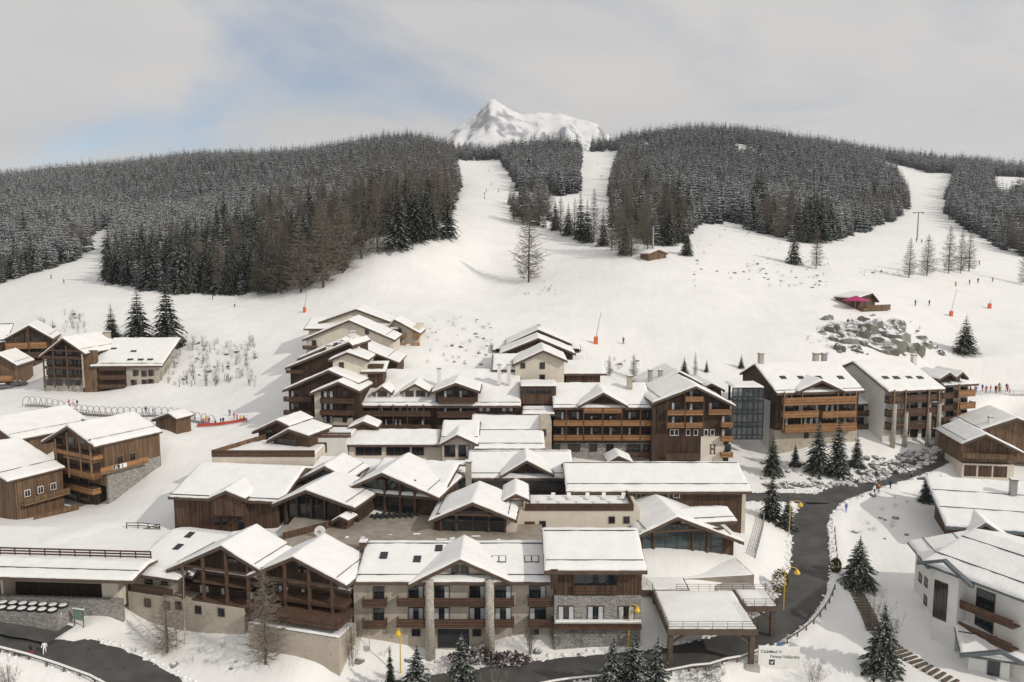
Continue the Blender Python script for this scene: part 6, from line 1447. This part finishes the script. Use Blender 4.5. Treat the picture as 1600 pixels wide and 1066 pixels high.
for px, py, hp, lab in ((1433, 374, 42, 'grey ski lift pylon with crossbar in the right piste'), (1020, 398, 44, 'slim lift pylon behind the small orange hut'), (108, 410, 18, 'white lift post at the left piste edge')):
    g, t = ground(px, py); h = hp * t / F; o = thing('lift_pylon', g, lab, 'lift pylon'); link('mast', MB().tube((0, 0, -1), (0, 0, h), .42, .28, 8).mesh('mast', 'metal_grey'), o)
    if hp > 20: link('crossbar', MB().box(-2.6, 2.6, -.15, .15, h - .4, h - .1).box(-2.8, -2.2, -.5, .5, h - .7, h - .4).box(2.2, 2.8, -.5, .5, h - .7, h - .4).mesh('crossbar', 'metal_dark'), o)
for px, py, s, lab in ((476, 488, 1, 'orange padded snow gun post above the stepped chalets'), (931, 537, 1.2, 'orange snow gun base with lance on the centre slope'), (1486, 494, 1.0, 'orange snow lance base on the right slope'), (1546, 482, 1.0, 'dark-topped orange snow gun at the far right slope')):
    g, t = ground(px, py); o = thing('snow_gun', g, lab, 'snow gun'); link('pad', MB().box(-.42 * s, .42 * s, -.42 * s, .42 * s, -.3, 1.6 * s).mesh('pad', 'orange_plastic'), o); link('lance', MB().tube((0, 0, 1.5), (1.3 if px < 1500 else .3, 0, 8.5 if px < 1500 else 2.8), .09, .06, 6).mesh('lance', 'metal_grey'), o)
# ------------------------------------------------------------ people
def person_mesh(pose):
    V = {'pelvis': (0, 0, .95), 'chest': (0, .0, 1.30), 'neck': (0, 0, 1.48), 'head': (0, -.02, 1.62), 'top': (0, -.01, 1.73), 'ls': (-.19, 0, 1.42), 'rs': (.19, 0, 1.42), 'lh': (-.10, 0, .90), 'rh': (.10, 0, .90)}
    s = {'stand': .05, 'walk': .22, 'ski': .08}[pose]; k = .1 if pose == 'ski' else 0
    V.update({'lk': (-.12, -s * .6 - k, .50), 'rk': (.12, s * .3 - k, .50), 'lf': (-.12, -s, .07), 'rf': (.12, s, .07), 'lt': (-.13, -s - .16, .04), 'rt': (.13, s - .16, .04)})
    ay = -.28 if pose == 'ski' else 0
    V.update({'le': (-.29, .06 + ay * .3, 1.16), 're': (.29, .06 + ay * .3, 1.16), 'lw': (-.30, -.06 + ay - s * .3, .93 + (.12 if pose == 'ski' else 0)), 'rw': (.30, -.06 + ay + s * .3, .93 + (.12 if pose == 'ski' else 0))})
    E = [('pelvis', 'chest'), ('chest', 'neck'), ('neck', 'head'), ('head', 'top'), ('chest', 'ls'), ('chest', 'rs'), ('ls', 'le'), ('le', 'lw'), ('rs', 're'), ('re', 'rw'), ('pelvis', 'lh'), ('pelvis', 'rh'), ('lh', 'lk'), ('lk', 'lf'), ('lf', 'lt'), ('rh', 'rk'), ('rk', 'rf'), ('rf', 'rt')]
    RAD = dict(pelvis=.17, chest=.19, neck=.075, head=.115, top=.09, ls=.10, rs=.10, le=.075, re=.075, lw=.06, rw=.06, lh=.12, rh=.12, lk=.09, rk=.09, lf=.075, rf=.075, lt=.055, rt=.055)
    ks = list(V); me = bpy.data.meshes.new('p'); me.from_pydata([V[q] for q in ks], [(ks.index(a), ks.index(c)) for a, c in E], [])
    o = bpy.data.objects.new('tmp', me); COL.objects.link(o); md = o.modifiers.new('s', 'SKIN')
    for i, q in enumerate(ks): me.skin_vertices[0].data[i].radius = (RAD[q], RAD[q] * .85); me.skin_vertices[0].data[i].use_root = (q == 'pelvis')
    o.modifiers.new('d', 'SUBSURF').levels = 1
    bpy.context.view_layer.update(); r_ = bpy.data.meshes.new_from_object(o.evaluated_get(bpy.context.evaluated_depsgraph_get())); bpy.data.objects.remove(o)
    r_.name = 'body'; 
    for q in range(3): r_.materials.append(None)
    for f in r_.polygons: z = f.center.z; f.material_index = 2 if z > 1.5 else (0 if z > .93 else 1); f.use_smooth = True
    return r_
PM = {k: person_mesh(k) for k in ('stand', 'walk', 'ski')}
CC = {'red': (.45, .04, .04), 'white': (.75, .75, .74), 'black': (.02, .02, .025), 'navy': (.03, .04, .10), 'purple': (.22, .16, .42), 'pink': (.55, .12, .25), 'orange': (.6, .2, .04), 'yellow': (.6, .5, .05), 'grey': (.2, .2, .21), 'blue': (.06, .18, .4), 'skin': (.45, .28, .20), 'hair': (.06, .04, .03)}
for k, c in CC.items(): mat('cloth_' + k, c, tuple(q * 1.15 for q in c), 3, .8)
def person(loc, pose, top, leg, label, group=None, rz=None, s=1.0):
    o = link('person', PM[pose], None, loc, R_.random() * 6.28 if rz is None else rz, s); tag(o, label, 'person', group)
    for i, m in enumerate(('cloth_' + top, 'cloth_' + leg, 'cloth_hair' if R_.random() < .6 else 'cloth_' + top)): o.material_slots[i].link = 'OBJECT'; o.material_slots[i].material = MATS[m]
    return o
def pg(px, py, *a, **k):
    g, t = ground(px, py)
    if g is not None: person(g, *a, **k)
pg(49, 1026, 'stand', 'black', 'red', 'person in dark top and red trousers on the lower left road', rz=2.6); pg(70, 1022, 'walk', 'white', 'white', 'person all in white walking on the lower left road', rz=.4)
pg(1366, 772, 'walk', 'white', 'black', 'person in white jacket walking down the upper road', rz=.3); pg(1373, 768, 'walk', 'orange', 'black', 'person in orange jacket beside the white-jacketed one on the road', rz=.3); pg(1391, 763, 'walk', 'navy', 'black', 'person in dark clothes following the pair on the upper road', rz=.4); pg(1424, 748, 'stand', 'grey', 'black', 'person alone further up the upper road', rz=.2)
pg(1322, 800, 'walk', 'purple', 'blue', 'person in purple jacket at the inner road bend', rz=.2)
names = list(CC)[:10]
for i, (px, py) in enumerate(((108, 634), (115, 634), (121, 635), (228, 646), (239, 648), (305, 655), (318, 664), (322, 661), (327, 663), (337, 664), (345, 664), (349, 663), (359, 650), (366, 655), (371, 657), (376, 660), (381, 660), (386, 660))):
    pg(px, py, R_.choice(('stand', 'ski')), names[i % 8], names[(i * 3 + 2) % 9], 'ski school pupil in %s jacket and %s trousers %s' % (names[i % 8], names[(i * 3 + 2) % 9], 'on the snow beside the carpet lift' if px < 300 else 'by the red barrier'), 'ski school pupils at the carpet lift', s=.95)
for i in range(17): p = A0 + Vector((L_ * (.05 + .5 * i / 17) + R_.uniform(-.5, .5), R_.uniform(3, 9), -.2)); person(p, R_.choice(('stand', 'ski')), names[(i * 7) % 10], names[(i * 3 + 2) % 9], 'skier in %s jacket and %s trousers waiting on the plaza behind the thin fence' % (names[(i * 7) % 10], names[(i * 3 + 2) % 9]), 'skiers on the right plaza', s=1.1)
for i, (px, py) in enumerate(((974, 538), (760, 300), (768, 290), (757, 312), (779, 301), (763, 268), (757, 305), (934, 258), (940, 277), (1493, 448), (1515, 445), (1528, 443), (1551, 441), (1430, 478), (1452, 478), (80, 436), (100, 443), (367, 480), (332, 468), (181, 400), (1432, 379), (1440, 380), (1530, 414), (1095, 0))):
    if py: pg(px, py, 'ski', names[(i * 3) % 10], 'black', 'far-off skier in %s on the %s' % (names[(i * 3) % 10], 'upper centre piste' if 740 < px < 800 else 'narrow piste right of the middle wood' if px < 960 and px > 900 else 'left piste' if px < 400 else 'open centre slope' if px < 1000 else 'right piste'), 'skiers scattered on the pistes', s=1.15)

# lumps of ploughed snow along the road edges
lump = MB(); import bmesh as _bm
q = _bm.new(); _bm.ops.create_icosphere(q, subdivisions=1, radius=1.0); iv = [v.co.copy() for v in q.verts]; jf = [tuple(v.index for v in f.verts) for f in q.faces]; q.free()
for key in ROADL:
    pl, hw = ROADL[key]
    for p, p2 in zip(pl, pl[1:]):
        t = p2 - p; t.z = 0
        if t.length < .01: continue
        t.normalize()
        for sd in (-1, 1):
            for k in range(2):
                q = p + Vector((t.y, -t.x, 0)) * sd * (hw + R_.uniform(.1, 1.1)) + t * R_.uniform(-.5, .5)
                if any((Vector((q.x, q.y, 0)) - Vector((r_.x, r_.y, 0))).length < h2 - .1 for k2, (pp_, h2) in ROADL.items() if k2 != key for r_ in pp_[::2]): continue
                s = R_.uniform(.10, .34); z = H(q.x, q.y); sd_ = R_.random() * 9
                lump.add([Vector((q.x, q.y, z)) + Vector((v.x * s * 1.3, v.y * s * 1.3, v.z * s * .8)) * (1 + .4 * mnoise.noise(v * 1.7 + Vector((sd_, 0, 0)))) for v in iv], jf)
tag(link('snow_lumps', lump.mesh('snow_lumps', 'snow_roof', True)), 'ploughed snow lumps heaped along the road edges', 'snow', kind='stuff')

# ------------------------------------------------------------ valley air
hz = tag(link('haze', MB().box(-3200, 3200, -120, 5600, -40, 960).mesh('haze', bpy.data.materials.new('haze_air'))), 'thin pale haze filling the valley air', 'haze', kind='stuff')
hm_ = hz.data.materials[0]; hm_.use_nodes = True; ht = hm_.node_tree; ht.nodes.clear()
ho = ht.nodes.new('ShaderNodeOutputMaterial'); hv = ht.nodes.new('ShaderNodeVolumePrincipled'); hv.inputs['Density'].default_value = 0.00008; hv.inputs['Color'].default_value = (.93, .95, 1.0, 1); hv.inputs['Anisotropy'].default_value = 0.2
ht.links.new(hv.outputs[0], ho.inputs['Volume'])
